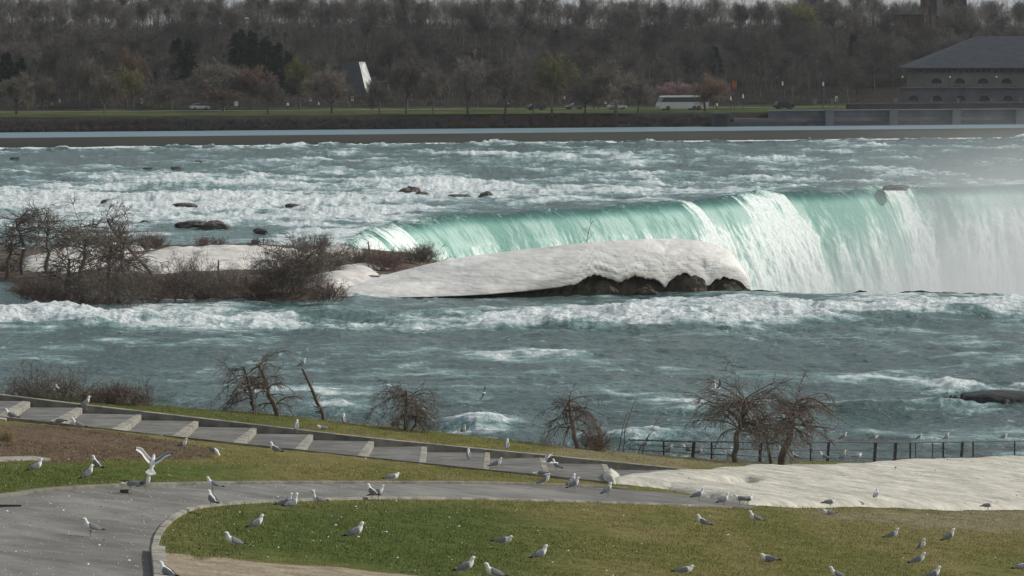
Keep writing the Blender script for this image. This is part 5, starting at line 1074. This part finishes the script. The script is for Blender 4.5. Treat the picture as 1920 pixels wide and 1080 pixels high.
for i, (px, py, wp, hp, c, de, lb) in enumerate([(105, 748, 150, 66, 'twig', .8, 'sprawling bare shrub behind the lawn edge with two gulls'), (220, 757, 90, 44, 'redtwig', .8, 'reddish bare shrub behind the lawn edge right of the sprawling one'), (268, 760, 40, 46, 'twig', .35, 'small thin shrub at the right end of the lawn edge scrub'),
                                                (160, 752, 60, 30, 'redtwig', .6, 'low reddish shrub between the two larger lawn edge shrubs'), (1105, 843, 70, 40, 'redtwig', .5, 'reddish suckers around the base of the curved limb tree'), (40, 742, 60, 40, 'twig', .3, 'thin shrub at the far left of the lawn edge')]):
    p = bank(px, py); m_ = p.y / F; mk_bush('shrub', wp * m_, hp * m_, 650 + i, M[c], de, r=.007, up=.01, droop=.02, label=lb, loc=p)

# ------------------------------------------------------------------ railing
rail = empty('railing', land(1560, 864), 0, 'dark steel railing with three rails along the river edge', 'railing'); ro = rail.location.copy()
def rp(px, h):
    py = np.interp(px, [1180, 1300, 1500, 1700, 1920, 2250], [846, 856, 866, 867, 862, 852]); p = land(px, float(py)); return Vector((p.x - ro.x, p.y - ro.y + .3, zland(p.x, p.y) + h - ro.z - .05))
def hr(px): return float(np.interp(px, [1180, 1300, 1550, 1920, 2250], [.44, .58, .82, .92, .95]))
for name, f_, r_ in (('top_rail', 1.0, .030), ('middle_rail', .60, .018), ('lower_rail', .22, .018)):
    P = np.array([[rp(px, hr(px) * f_) for px in np.linspace(1180, 2250, 30)]]); V, Fq = tubes(P, np.full((1, 30), r_), 8); npmesh(name, V, Fq, M['metal'], parent=rail)
for px, wd_ in ((1245, .03), (1299, .06), (1335, .03), (1380, .03), (1425, .06), (1521, .03), (1552, .055), (1640, .065), (1678, .065), (1708, .035), (1718, .018), (1750, .018), (1770, .04), (1803, .06), (1826, .035), (1904, .03), (1960, .05), (2030, .05), (2110, .05), (2200, .05)):
    b = MB(); a_ = rp(px, -.15); c_ = rp(px + (3 if wd_ > .05 else 0), hr(px)); b.add([a_ + Vector((-wd_, -.03, 0)), a_ + Vector((wd_, -.03, 0)), a_ + Vector((wd_, .03, 0)), a_ + Vector((-wd_, .03, 0)), c_ + Vector((-wd_, -.03, 0)), c_ + Vector((wd_, -.03, 0)), c_ + Vector((wd_, .03, 0)), c_ + Vector((-wd_, .03, 0))],
          [(0, 1, 5, 4), (1, 2, 6, 5), (2, 3, 7, 6), (3, 0, 4, 7), (4, 5, 6, 7)]); b.build('post', M['metal'], rail)

# ------------------------------------------------------------------ gulls
def loft(secs, n=14, sub=4, yoff=0, squash=None):
    S_ = catmull(np.array(secs, float), sub); T = np.gradient(S_[:, :2], axis=0); T /= np.linalg.norm(T, axis=1, keepdims=True) + 1e-9
    an = np.linspace(0, 2 * np.pi, n, endpoint=False); V = []
    for (x, z, w_, h_), t in zip(S_[:, :4], T):
        up2 = np.array([-t[1], t[0]])
        for a in an: V.append((x + up2[0] * math.sin(a) * max(h_, .002), yoff + math.cos(a) * max(w_, .002), z + up2[1] * math.sin(a) * max(h_, .002)))
    m_ = len(S_); Fq = [(i * n + j, i * n + (j + 1) % n, (i + 1) * n + (j + 1) % n, (i + 1) * n + j) for i in range(m_ - 1) for j in range(n)] + [tuple(range(n))[::-1], tuple((m_ - 1) * n + j for j in range(n))]
    return V, Fq
POSE = {  # x, z, half width, half height along tail -> bill base, then leg height
 'stand': ([(-.195, .118, .020, .006), (-.152, .134, .030, .015), (-.10, .152, .048, .038), (-.03, .178, .063, .060), (.045, .208, .062, .064), (.085, .248, .047, .049), (.102, .288, .034, .035), (.114, .320, .033, .034), (.137, .333, .029, .029), (.158, .330, .013, .012)], .12),
 'upright': ([(-.17, .105, .020, .006), (-.135, .125, .030, .015), (-.085, .150, .046, .036), (-.02, .185, .060, .056), (.04, .232, .056, .056), (.07, .275, .042, .043), (.080, .315, .032, .033), (.090, .345, .031, .032), (.112, .358, .027, .028), (.133, .355, .013, .012)], .13),
 'alert': ([(-.20, .140, .020, .006), (-.155, .150, .030, .015), (-.10, .160, .046, .038), (-.03, .172, .060, .058), (.05, .195, .056, .056), (.085, .245, .036, .038), (.095, .300, .026, .027), (.105, .350, .029, .030), (.127, .363, .027, .027), (.148, .360, .013, .012)], .12),
 'hunch': ([(-.215, .150, .020, .006), (-.17, .158, .030, .015), (-.11, .165, .048, .040), (-.03, .172, .064, .062), (.05, .183, .064, .066), (.095, .205, .052, .054), (.120, .230, .038, .040), (.135, .248, .032, .033), (.155, .252, .028, .028), (.172, .248, .013, .012)], .12),
 'lean': ([(-.20, .190, .020, .006), (-.155, .188, .030, .015), (-.10, .182, .046, .038), (-.02, .175, .060, .058), (.06, .170, .055, .055), (.115, .168, .040, .040), (.155, .170, .031, .031), (.185, .175, .031, .031), (.207, .170, .027, .027), (.225, .163, .013, .012)], .12),
 'feed': ([(-.19, .215, .020, .006), (-.145, .208, .030, .015), (-.09, .195, .046, .038), (-.02, .178, .060, .058), (.06, .155, .055, .055), (.11, .125, .040, .040), (.14, .095, .031, .031), (.16, .07, .031, .031), (.178, .052, .027, .027), (.19, .038, .013, .012)], .12)}
def mk_gull(pose, sit=False):
    secs, leg = POSE[pose]; dz = -.112 if sit else 0; secs = [(a, b + dz, c, d) for a, b, c, d in secs]
    root = empty('gull'); V, Fq = loft(secs); b = MB(); b.add(V, Fq); b.build('body', M['gwhite'], root, smooth=True)
    hx, hz = secs[-1][0], secs[-1][1]; dx, dz2 = secs[-1][0] - secs[-2][0], secs[-1][1] - secs[-2][1]; L = math.hypot(dx, dz2)
    V, Fq = loft([(hx - .008, hz, .010, .010), (hx + .018 * dx / L, hz + .018 * dz2 / L, .008, .009), (hx + .042 * dx / L, hz + .042 * dz2 / L - .006, .002, .003)], 8, 2); b = MB(); b.add(V, Fq); b.build('bill', M['bill'], root, smooth=True)
    for s_ in (-1, 1):   # folded wing with black primaries
        ws = [(secs[4][0] + .02, secs[4][1] + .022, .006, .012), (secs[4][0] - .01, secs[4][1] + .02, .020, .046), (secs[3][0], secs[3][1] + .018, .022, .052), (secs[2][0] - .01, secs[2][1] + .016, .018, .040), (secs[1][0], secs[1][1] + .013, .011, .022), (secs[0][0] - .03, secs[0][1] + .010, .006, .012), (secs[0][0] - .075, secs[0][1] + .008, .003, .005)]
        S_ = catmull(np.array(ws), 4); wY = np.interp(np.arange(len(S_)) / (len(S_) - 1), [0, .2, .4, .6, .8, 1], [.045, .048, .046, .036, .02, .006])
        T = np.gradient(S_[:, :2], axis=0); T /= np.linalg.norm(T, axis=1, keepdims=True); n = 10; V = []
        for (x, z, w_, h_), t, y_ in zip(S_, T, wY):
            u2 = np.array([t[1], -t[0]]) if t[0] < 0 else np.array([-t[1], t[0]])
            for a in np.linspace(0, 2 * np.pi, n, endpoint=False): V.append((x + u2[0] * math.sin(a) * h_, s_ * (y_ + math.cos(a) * w_ * .7 - .25 * math.sin(a) * h_), z + u2[1] * math.sin(a) * h_))
        m_ = len(S_); b = MB()
        for i in range(m_ - 1): b.add([], [])
        b.v = V; b.f = [(i * n + j, i * n + (j + 1) % n, (i + 1) * n + (j + 1) % n, (i + 1) * n + j) for i in range(m_ - 1) for j in range(n)] + [tuple(range(n))[::-1], tuple((m_ - 1) * n + j for j in range(n))]
        b.m = [1 if i / m_ > .68 else 0 for i in range(m_ - 1) for j in range(n)] + [0, 1]; b.build('wing', [M['ggrey'], M['gblack']], root, smooth=True)
    if not sit:
        for s_ in (-1, 1):
            b = MB(); x0 = .012; zt = secs[3][1] - .03; b.tube((x0, s_ * .025, zt), (x0 + .004, s_ * .025, .055), .010, .0045, 6); b.tube((x0 + .004, s_ * .025, .056), (x0 - .004, s_ * .025, .006), .0045, .004, 6)
            b.prism([(x0 - .012, s_ * .025 - .004), (x0 + .038, s_ * .025 - .020), (x0 + .045, s_ * .025), (x0 + .038, s_ * .025 + .020), (x0 - .012, s_ * .025 + .004)], 2, 0, .005); b.build('leg', M['leg'], root)
    return root
def mk_flyer(wingpts, name='flying_gull'):
    root = empty(name); V, Fq = loft([(-.20, 0, .045, .006), (-.15, 0, .030, .012), (-.10, 0, .038, .032), (-.02, 0, .056, .052), (.06, .004, .052, .050), (.11, .012, .036, .036), (.145, .02, .031, .031), (.17, .02, .026, .026), (.19, .016, .012, .012)])
    b = MB(); b.add(V, Fq); b.build('body', M['gwhite'], root, smooth=True)
    b = MB(); V, Fq = loft([(.185, .016, .009, .009), (.205, .014, .007, .008), (.225, .008, .002, .003)], 8, 2); b.add(V, Fq); b.build('bill', M['bill'], root, smooth=True)
    n = 8; tf = MB(); V = []
    for z_ in (.004, -.004): V += [(-.13, -.03, z_), (-.13, .03, z_)] + [(-.13 - .16 * math.cos(t), .15 * math.sin(t), z_) for t in np.linspace(.85, -.85, n)]
    k_ = n + 2; tf.add(V, [tuple(range(k_)), tuple(range(k_, 2 * k_))[::-1]] + [(i, (i + 1) % k_, k_ + (i + 1) % k_, k_ + i) for i in range(k_)]); tf.build('tail', M['gwhite'], root)
    for s_ in (-1, 1):
        W_ = catmull(np.array(wingpts), 5); n_ = len(W_); V = []; prof = [(0, 0), (.08, .016), (.3, .024), (.65, .014), (1, 0), (.65, -.002), (.3, -.004), (.08, -.006)]
        for (x, y, z, ch) in W_:
            for a, c in prof: V.append((x + ch * (.45 - a), s_ * y, z + c * ch * 1.6))
        k_ = len(prof); b = MB(); b.v = V; b.f = [(i * k_ + j, i * k_ + (j + 1) % k_, (i + 1) * k_ + (j + 1) % k_, (i + 1) * k_ + j) for i in range(n_ - 1) for j in range(k_)] + [tuple(range(k_)), tuple((n_ - 1) * k_ + j for j in range(k_))]
        b.m = [2 if i / n_ > .80 else (1 if j in (0, 3, 7) else 0) for i in range(n_ - 1) for j in range(k_)] + [0, 2]; b.build('wing', [M['ggrey'], M['gwhite'], M['gblack']], root, smooth=False)
    return root
G_ = {k: mk_gull(k) for k in POSE}; G_['sit'] = mk_gull('hunch', True); G_['situp'] = mk_gull('stand', True)
G_['flyV'] = mk_flyer([(.02, .03, .01, .14), (.05, .14, .12, .15), (.08, .24, .26, .13), (.03, .33, .40, .09), (-.05, .38, .52, .03)]); G_['glide'] = mk_flyer([(.02, .03, .01, .14), (.06, .18, .08, .15), (.08, .33, .10, .12), (.0, .48, .06, .08), (-.08, .62, .01, .02)])
G_['land'] = mk_flyer([(.02, .03, .01, .14), (.0, .12, .12, .15), (-.06, .18, .20, .13), (-.17, .22, .22, .09), (-.30, .24, .20, .03)])
gu = {}
# (px, py of the feet, pose, facing degrees (0 = right, 180 = left, 90 = away, -90 = towards us), lift, label)
GL = [(97, 741, 'upright', 200, 0, 'upright gull, left of two in the sprawling shrub at the lawn edge'), (110, 742, 'stand', 165, 0, 'right gull of the two in the sprawling shrub at the lawn edge'), (161, 768, 'upright', 40, .2, 'upright gull perched on the stairway side wall near the left edge'),
      (20, 791, 'stand', 160, 0, 'gull at the far left just below the stairway'), (110, 802, 'lean', 190, 0, 'gull leaning left on the stairway edging'), (145, 809, 'stand', 175, 0, 'gull facing left on the grass between stairway and brown earth'),
      (342, 838, 'situp', -20, 0, 'resting white gull on the grass strip above the brown earth'), (402, 857, 'feed', -15, 0, 'gull pecking at the right tip of the brown earth'), (68, 890, 'stand', 20, 0, 'grey gull facing right on the left green lawn'),
      (181, 885, 'upright', 150, 0, 'upright gull on the left lawn, farther of two near the flying gull'), (165, 905, 'upright', 60, 0, 'gull on the left lawn, nearer and lower of two near the flying gull'), (246, 923, 'lean', 180, .07, 'gull stooping left on the kerb behind the dark block'),
      (273, 923, 'upright', -10, .07, 'upright gull on the kerb right of the stooping one'), (400, 923, 'stand', 170, .01, 'gull with legs showing on the path edge under the lawn'), (398, 953, 'stand', 150, .14, 'grey backed gull on the curved kerb where the lawn begins'),
      (171, 1007, 'stand', 178, .01, 'lone gull facing left in the middle of the wide asphalt'), (313, 1092, 'stand', 175, 0, 'gull cut by the bottom edge beside the curved kerb'), (437, 1034, 'stand', 182, 0, 'large grey gull facing left near the sandy patch'),
      (481, 998, 'stand', 10, 0, 'large gull facing right on the green lawn above the sandy patch'), (536, 958, 'alert', 5, 0, 'left gull of the close pair with raised necks on the green lawn'), (548, 960, 'alert', 15, 0, 'right gull of the close pair with raised necks on the green lawn'),
      (596, 952, 'alert', 185, 0, 'pale gull facing left just right of the close pair'), (698, 937, 'stand', 160, .01, 'left gull of the crossed pair at the near path edge'), (708, 938, 'stand', 20, .01, 'right gull of the crossed pair at the near path edge'),
      (667, 1016, 'stand', 20, 0, 'gull facing right alone in the middle of the green lawn'), (736, 908, 'hunch', 5, .07, 'hunched gull facing right on the far kerb of the path'), (516, 855, 'stand', 170, 0, 'gull facing left on the olive lawn just below the stairway'),
      (556, 811, 'upright', 70, .2, 'gull standing on the stairway side wall left of the white resting gull'), (604, 806, 'sit', 185, 0, 'resting white gull on the grass strip behind the stairway'), (645, 798, 'upright', 100, 0, 'upright gull on the grass strip beside the curved dead trunk'),
      (737, 805, 'hunch', 160, 0, 'hunched gull, left of two under the small drooping tree'), (746, 804, 'upright', 80, 0, 'upright gull, right of two under the small drooping tree'), (869, 817, 'upright', -80, 0, 'gull on the lawn crest between the two middle trees'),
      (879, 865, 'upright', 120, -.1, 'gull on the stairway landing left of the middle step edge'), (951, 846, 'upright', 60, 0, 'gull on the grass just behind the stairway wall at center'), (931, 882, 'stand', 8, -.05, 'gull facing right at the near edge of the stairway landing'),
      (1028, 868, 'land', 175, .35, 'gull landing with raised wings over the stairway wall'), (1043, 884, 'upright', 130, -.1, 'gull on the stairway landing under the landing gull'), (1013, 899, 'lean', 165, 0, 'gull leaning left at the lower edge of the stairway'),
      (1022, 915, 'upright', -20, .07, 'gull at the path kerb below the leaning gull'), (1072, 916, 'upright', 40, .01, 'back gull of the white pair on the path near the snow'), (1077, 922, 'upright', -10, .01, 'front gull of the white pair on the path near the snow'),
      (1139, 932, 'upright', 10, .01, 'gull standing alone on the path below the small snow lump'), (874, 1082, 'stand', 12, 0, 'biggest gull at the bottom edge, facing right'), (945, 1030, 'hunch', 8, 0, 'sleeping hunched gull low in the middle lawn'),
      (1013, 1056, 'stand', 15, 0, 'gull facing right, right below the sleeping hunched gull'), (925, 1094, 'stand', 170, 0, 'gull head peeking over the bottom edge right of the biggest gull'), (1284, 1086, 'hunch', -10, 0, 'hunched gull cut by the bottom edge right of center'),
      (1310, 940, 'stand', 10, .01, 'gull at the end of the path by the snow edge'), (1357, 950, 'stand', 10, 0, 'gull facing right on the grass edge, left of two beside the snow'), (1388, 947, 'hunch', 170, .1, 'dark backed gull in the snow edge pair'), (1402, 948, 'hunch', 10, .1, 'pale gull in the snow edge pair'),
      (1318, 993, 'stand', 170, 0, 'gull facing left, left of two on the olive lawn'), (1416, 986, 'stand', 175, 0, 'gull facing left, right of two on the olive lawn'), (1556, 953, 'hunch', 20, .1, 'gull at the near snow edge above the resting one'), (1553, 965, 'sit', 170, 0, 'resting gull in the grass under the snow edge'),
      (1642, 938, 'stand', 40, .25, 'gull walking alone on the snow sheet'), (1852, 958, 'hunch', 5, .1, 'hunched gull at the near snow edge at far right'), (1673, 1017, 'stand', 12, 0, 'gull facing right on the right olive lawn, left of three'), (1780, 1021, 'upright', 30, 0, 'upright slim gull on the right olive lawn, rightmost of three'),
      (1728, 1040, 'upright', -60, 0, 'far gull of the overlapping pair at lower right'), (1722, 1065, 'stand', 12, 0, 'near gull of the overlapping pair at lower right'), (1441, 1053, 'sit', 180, 0, 'resting gull alone in the lower right lawn'), (1568, 1092, 'stand', 165, 0, 'gull cut by the bottom edge left of the overlapping pair'),
      (1750, 1094, 'stand', 10, 0, 'gull cut by the bottom edge under the overlapping pair'), (1916, 1078, 'hunch', 8, 0, 'dark gull at the lower right corner'), (1254, 853, 'stand', 0, 0, 'gull at the left end of the railing'), (1288, 853, 'stand', 170, 0, 'gull before the railing, second from its left end'),
      (1310, 851, 'situp', 10, .02, 'small resting gull behind the railing by the umbrella shaped tree'), (1365, 863, 'stand', 170, 0, 'gull on the grass left of the umbrella shaped tree trunk'), (1492, 866, 'stand', 170, .02, 'gull on the snow edge right of the thick trunk'), (1545, 866, 'stand', 170, .05, 'gull on the snow edge before the railing, left of three'),
      (1581, 864, 'upright', 60, .1, 'gull on the snow edge before the railing, middle of three'), (1608, 864, 'hunch', 20, .1, 'gull on the snow edge before the railing, right of three')]
for px, py, po, dg, lift, lb in GL:
    p = land(px, py, lift); q_ = 1.02 + .2 * ((px * 7.31) % 1 + (py * .37) % 1) / 2; place(G_[po], gu, p, R(dg + 26 * math.sin(px * 1.7)), (q_, q_ * 1.08, q_), lb, 'gull', 'gulls resting along the river bank')
for px, po, dg, lb in ((1583, 'upright', 20, 'gull perched on the railing, leftmost of five'), (1640, 'hunch', 0, 'gull perched on the railing, second from left'), (1725, 'upright', -20, 'gull perched on the railing, middle of five'), (1776, 'upright', 30, 'gull perched on the railing, fourth from left'), (1884, 'stand', 5, 'gull perched on the railing, rightmost of five')):
    q = rp(px, hr(px) + .03) + ro; place(G_[po], gu, q, R(dg), (1, 1, 1), lb, 'gull', 'gulls resting along the river bank')
place(G_['upright'], gu, sp_p + Vector(sp_top) + Vector((0, 0, 0)), R(30), (1, 1, 1), 'gull perched on the tip of the curved dead trunk', 'gull', 'gulls resting along the river bank')
o = place(G_['flyV'], gu, at(286, 868, 83), 0, (1, 1, 1), 'big gull taking off with wings raised over the left lawn', 'gull'); o.rotation_euler = (R(14), R(-50), R(82)); o.scale = (1.2, 1.2, 1.2)
o = place(G_['glide'], gu, at(461, 34, 330), R(150), (1, 1, 1), 'white gull gliding in front of the far hill', 'gull'); o.rotation_euler = (R(50), 0, R(150)); o.scale = (1, 1, 1)
o = place(G_['glide'], gu, at(907, 737, 175), R(20), (.7, .7, .7), 'small gull gliding low over the rapids', 'gull'); o.rotation_euler = (R(-60), 0, R(30))
o = place(G_['flyV'], gu, at(1344, 729, 170), R(20), (1, 1, 1), 'tiny gull flying left of the umbrella shaped tree', 'gull')
o = place(G_['glide'], gu, at(42, 466, 280), R(20), (1, 1, 1), 'small gull flying before the trees of the brush island', 'gull'); o.rotation_euler = (R(-35), 0, R(20))
for pr in G_.values():
    if not gu.get(pr.name_full): 
        for c in list(pr.children): bpy.data.objects.remove(c)
        bpy.data.objects.remove(pr)

# ------------------------------------------------------------------ small things on the ground
def blk():
    p = land(234, 925); b = MB(); b.box((-.10, -.06, 0), (.08, .06, .075)); b.box((-.105, -.065, .075), (.085, .065, .09)); o = b.build('dark_block', M['earth']); o.location = (p.x, p.y, p.z + .0); return tag(o, 'small dark block lying at the kerb next to the stooping gull', 'block')
blk()
p = land(-10, 951); b = MB(); b.tube((0, 0, .03), (.55, .02, .03), .03, .02, 8); o = b.build('stick', M['metal']); o.location = p; tag(o, 'dark stick lying on the asphalt at the left edge', 'stick')
rng = np.random.RandomState(77)
def blades(name, N, hgt, wdt, region, colmul, m, label, zf=0, lean=.5):
    x, y = region(N); n = len(x); zz = zland(x, y) + .0
    h = hgt * rng.uniform(.5, 1.3, n); a = rng.uniform(0, 6.28, n); w_ = wdt * rng.uniform(.6, 1.3, n)
    A_ = np.stack([x - np.cos(a) * w_, y - np.sin(a) * w_, zz], -1); B_ = np.stack([x + np.cos(a) * w_, y + np.sin(a) * w_, zz], -1)
    C_ = np.stack([x + rng.randn(n) * h * lean, y + rng.randn(n) * h * lean, zz + h], -1); V = np.stack([A_, B_, C_], 1).reshape(-1, 3)
    cc = ground_color(x, y) * colmul * rng.uniform(.7, 1.35, (n, 1)); cc = np.repeat(cc[:, None], 3, 1).reshape(-1, 3)
    return tag(npmesh(name, V, np.arange(n * 3).reshape(-1, 3), m, smooth=False, cols={'Col': cc}), label, 'grass', kind='stuff')
def on_lawn(N, ymax=170):
    Y = 50 + (ymax - 50) * rng.rand(N) ** 1.5; x = Y * rng.uniform(-.165, .165, N); y = Y
    ok = (sdist(pathpoly, x, y) < -.15) & (sdist(stairpoly, x, y) < -.15) & (sdist(snowpoly, x, y) < .1) & (sdist(dirt, x, y) < .12 * rng.randn(N)) & (sdist(sandy, x, y) < .25 * rng.rand(N) ** 3) & (y < crestY(x / y) + 1.5); return x[ok], y[ok]
blades('grass', 420000, .05, .007, on_lawn, 1.0, M['blade'], 'short grass covering the lawns')
def in_dirt(N):
    x = rng.uniform(dirt[:, 0].min(), dirt[:, 0].max(), N); y = rng.uniform(dirt[:, 1].min(), dirt[:, 1].max(), N); ok = sdist(dirt, x, y) > -.1; return x[ok], y[ok]
blades('dead_stubble', 30000, .05, .010, in_dirt, 1.3, M['blade'], 'dead brown stubble on the bare earth patch', lean=1.2)
# tuft of dry reeds on the left
p = land(14, 828); V = []; 
n = 120; P = np.zeros((n, 2, 3)); P[:, 0, 0] = rng.uniform(-.18, .18, n); P[:, 0, 1] = rng.uniform(-.1, .1, n); P[:, 1] = P[:, 0] + np.array([0, 0, .1]); Q, qr = spawn(rng, P, np.full((n, 2), .008), 1, 0, .2, .45, .35, K=5, up=.02, wig=.12, rmin=.006)
V, Fq = tubes(Q, qr, 3); o = npmesh('dry_tuft', V, Fq, M['straw']); o.location = p; tag(o, 'tuft of dry straw coloured stalks on the bare earth', 'grass tuft')
# little pale petals, droppings and feathers
def specks(name, N, rmin, rmax, reg, m, label, hgt=.02):
    x, y = reg(N); n = len(x); s_ = rng.uniform(rmin, rmax, n)[:, None] * (1 + 1.2 * (rng.rand(n, 1) < .08)); an = rng.uniform(0, 6.28, n); z = zland(x, y) + hgt
    oct_ = np.array([(1, 0, 0), (0, 1, 0), (-1, 0, 0), (0, -1, 0), (0, 0, .7), (0, 0, -.3)]); Fo = np.array([(0, 1, 4), (1, 2, 4), (2, 3, 4), (3, 0, 4), (1, 0, 5), (2, 1, 5), (3, 2, 5), (0, 3, 5)])
    V = oct_[None] * s_[:, :, None] * np.stack([rng.uniform(.7, 1.3, n), rng.uniform(.7, 1.6, n), np.ones(n)], -1)[:, None]; V = V + np.stack([x, y, z], -1)[:, None]
    return tag(npmesh(name, V, (Fo[None] + np.arange(n)[:, None, None] * 6).reshape(-1, 3), m, smooth=False), label, 'specks', kind='stuff')
specks('petals', 1500, .008, .016, lambda N: on_lawn(N, 115), M['gwhite'], 'scattered white daisies and feathers in the grass', .05)
def on_path(N):
    Y = rng.uniform(58, 90, N); x = Y * rng.uniform(-.165, .02, N); ok = sdist(pathpoly, x, Y) > .1; return x[ok], Y[ok]
specks('droppings', 1500, .006, .016, on_path, M['gwhite'], 'pale droppings and grit on the asphalt', .008)
def on_snow(N):
    x = rng.uniform(snowpoly[:, 0].min(), snowpoly[:, 0].max(), N); y = rng.uniform(snowpoly[:, 1].min(), snowpoly[:, 1].max(), N); ok = (sdist(snowpoly, x, y) > .3) & (fbm(x / 2, y / 5, 3, 300) + .25 * rng.rand(N) > .62); return x[ok], y[ok]
specks('snow_litter', 5000, .01, .03, on_snow, M['earth'], 'dark twigs and dirt lying on the old snow', .22)
specks('grit', 2500, .004, .012, on_path, M['earth'], 'dark grit on the asphalt', .008)

# ------------------------------------------------------------------ air: even haze over everything, spray in the horseshoe
def volmat(name, dens, colr, aniso=.3):
    m = bpy.data.materials.new(name); m.use_nodes = True; nt = m.node_tree; nt.nodes.clear()
    out = nt.nodes.new('ShaderNodeOutputMaterial'); v = nt.nodes.new('ShaderNodeVolumePrincipled'); v.inputs['Color'].default_value = (*colr, 1); v.inputs['Density'].default_value = dens; v.inputs['Anisotropy'].default_value = aniso
    nt.links.new(v.outputs[0], out.inputs['Volume']); return m, v, nt
hm, _, _ = volmat('haze_air', .00005, (.86, .90, .95))
b = MB(); b.box((-2600, -60, -60), (2600, 3900, 75)); tag(b.build('haze', hm), 'thin pale haze in the air', 'haze', kind='stuff')
mm, v, nt = volmat('spray', .02, (.95, .97, .98), .2)
g_ = nt.nodes.new('ShaderNodeNewGeometry'); tc = nt.nodes.new('ShaderNodeTexCoord'); sx_ = nt.nodes.new('ShaderNodeSeparateXYZ'); nt.links.new(tc.outputs['Object'], sx_.inputs[0])
def mth(op, a, b_=None, cl=False):
    n = nt.nodes.new('ShaderNodeMath'); n.operation = op; n.use_clamp = cl
    for i, q in enumerate((a, b_)):
        if q is None: continue
        if hasattr(q, 'links'): nt.links.new(q, n.inputs[i])
        else: n.inputs[i].default_value = q
    return n.outputs[0]
def mr(src, a, b_, c=0, d=1):
    n = nt.nodes.new('ShaderNodeMapRange'); n.interpolation_type = 'SMOOTHSTEP'; nt.links.new(src, n.inputs[0]); n.inputs['From Min'].default_value = a; n.inputs['From Max'].default_value = b_; n.inputs['To Min'].default_value = c; n.inputs['To Max'].default_value = d; return n.outputs[0]
no = nt.nodes.new('ShaderNodeTexNoise'); no.inputs['Scale'].default_value = .045; no.inputs['Detail'].default_value = 3; nt.links.new(tc.outputs['Object'], no.inputs['Vector'])
# object space: x east, z up; thickest low down and towards the right
dx = mr(sx_.outputs[0], 36, 72); up1 = mr(sx_.outputs[2], 15, -18); low = mr(sx_.outputs[2], 0, -22); ends = mth('MULTIPLY', mr(sx_.outputs[1], 305, 350), mr(sx_.outputs[1], 560, 500))
side = mr(sx_.outputs[0], 190, 150)
d_ = mth('ADD', mth('MULTIPLY', dx, up1), mth('MULTIPLY', mth('MULTIPLY', low, .9), mr(sx_.outputs[0], -5, 30)))
d_ = mth('MULTIPLY', mth('MULTIPLY', d_, ends), mth('MULTIPLY', side, mr(no.outputs['Fac'], .3, .65, .35, 1.3)))
nt.links.new(mth('MULTIPLY', d_, .0185), v.inputs['Density'])
b = MB(); b.box((-12, 304, -40), (195, 562, 24)); tag(b.build('spray_mist', mm), 'white spray drifting up out of the horseshoe gulf', 'mist', kind='stuff')
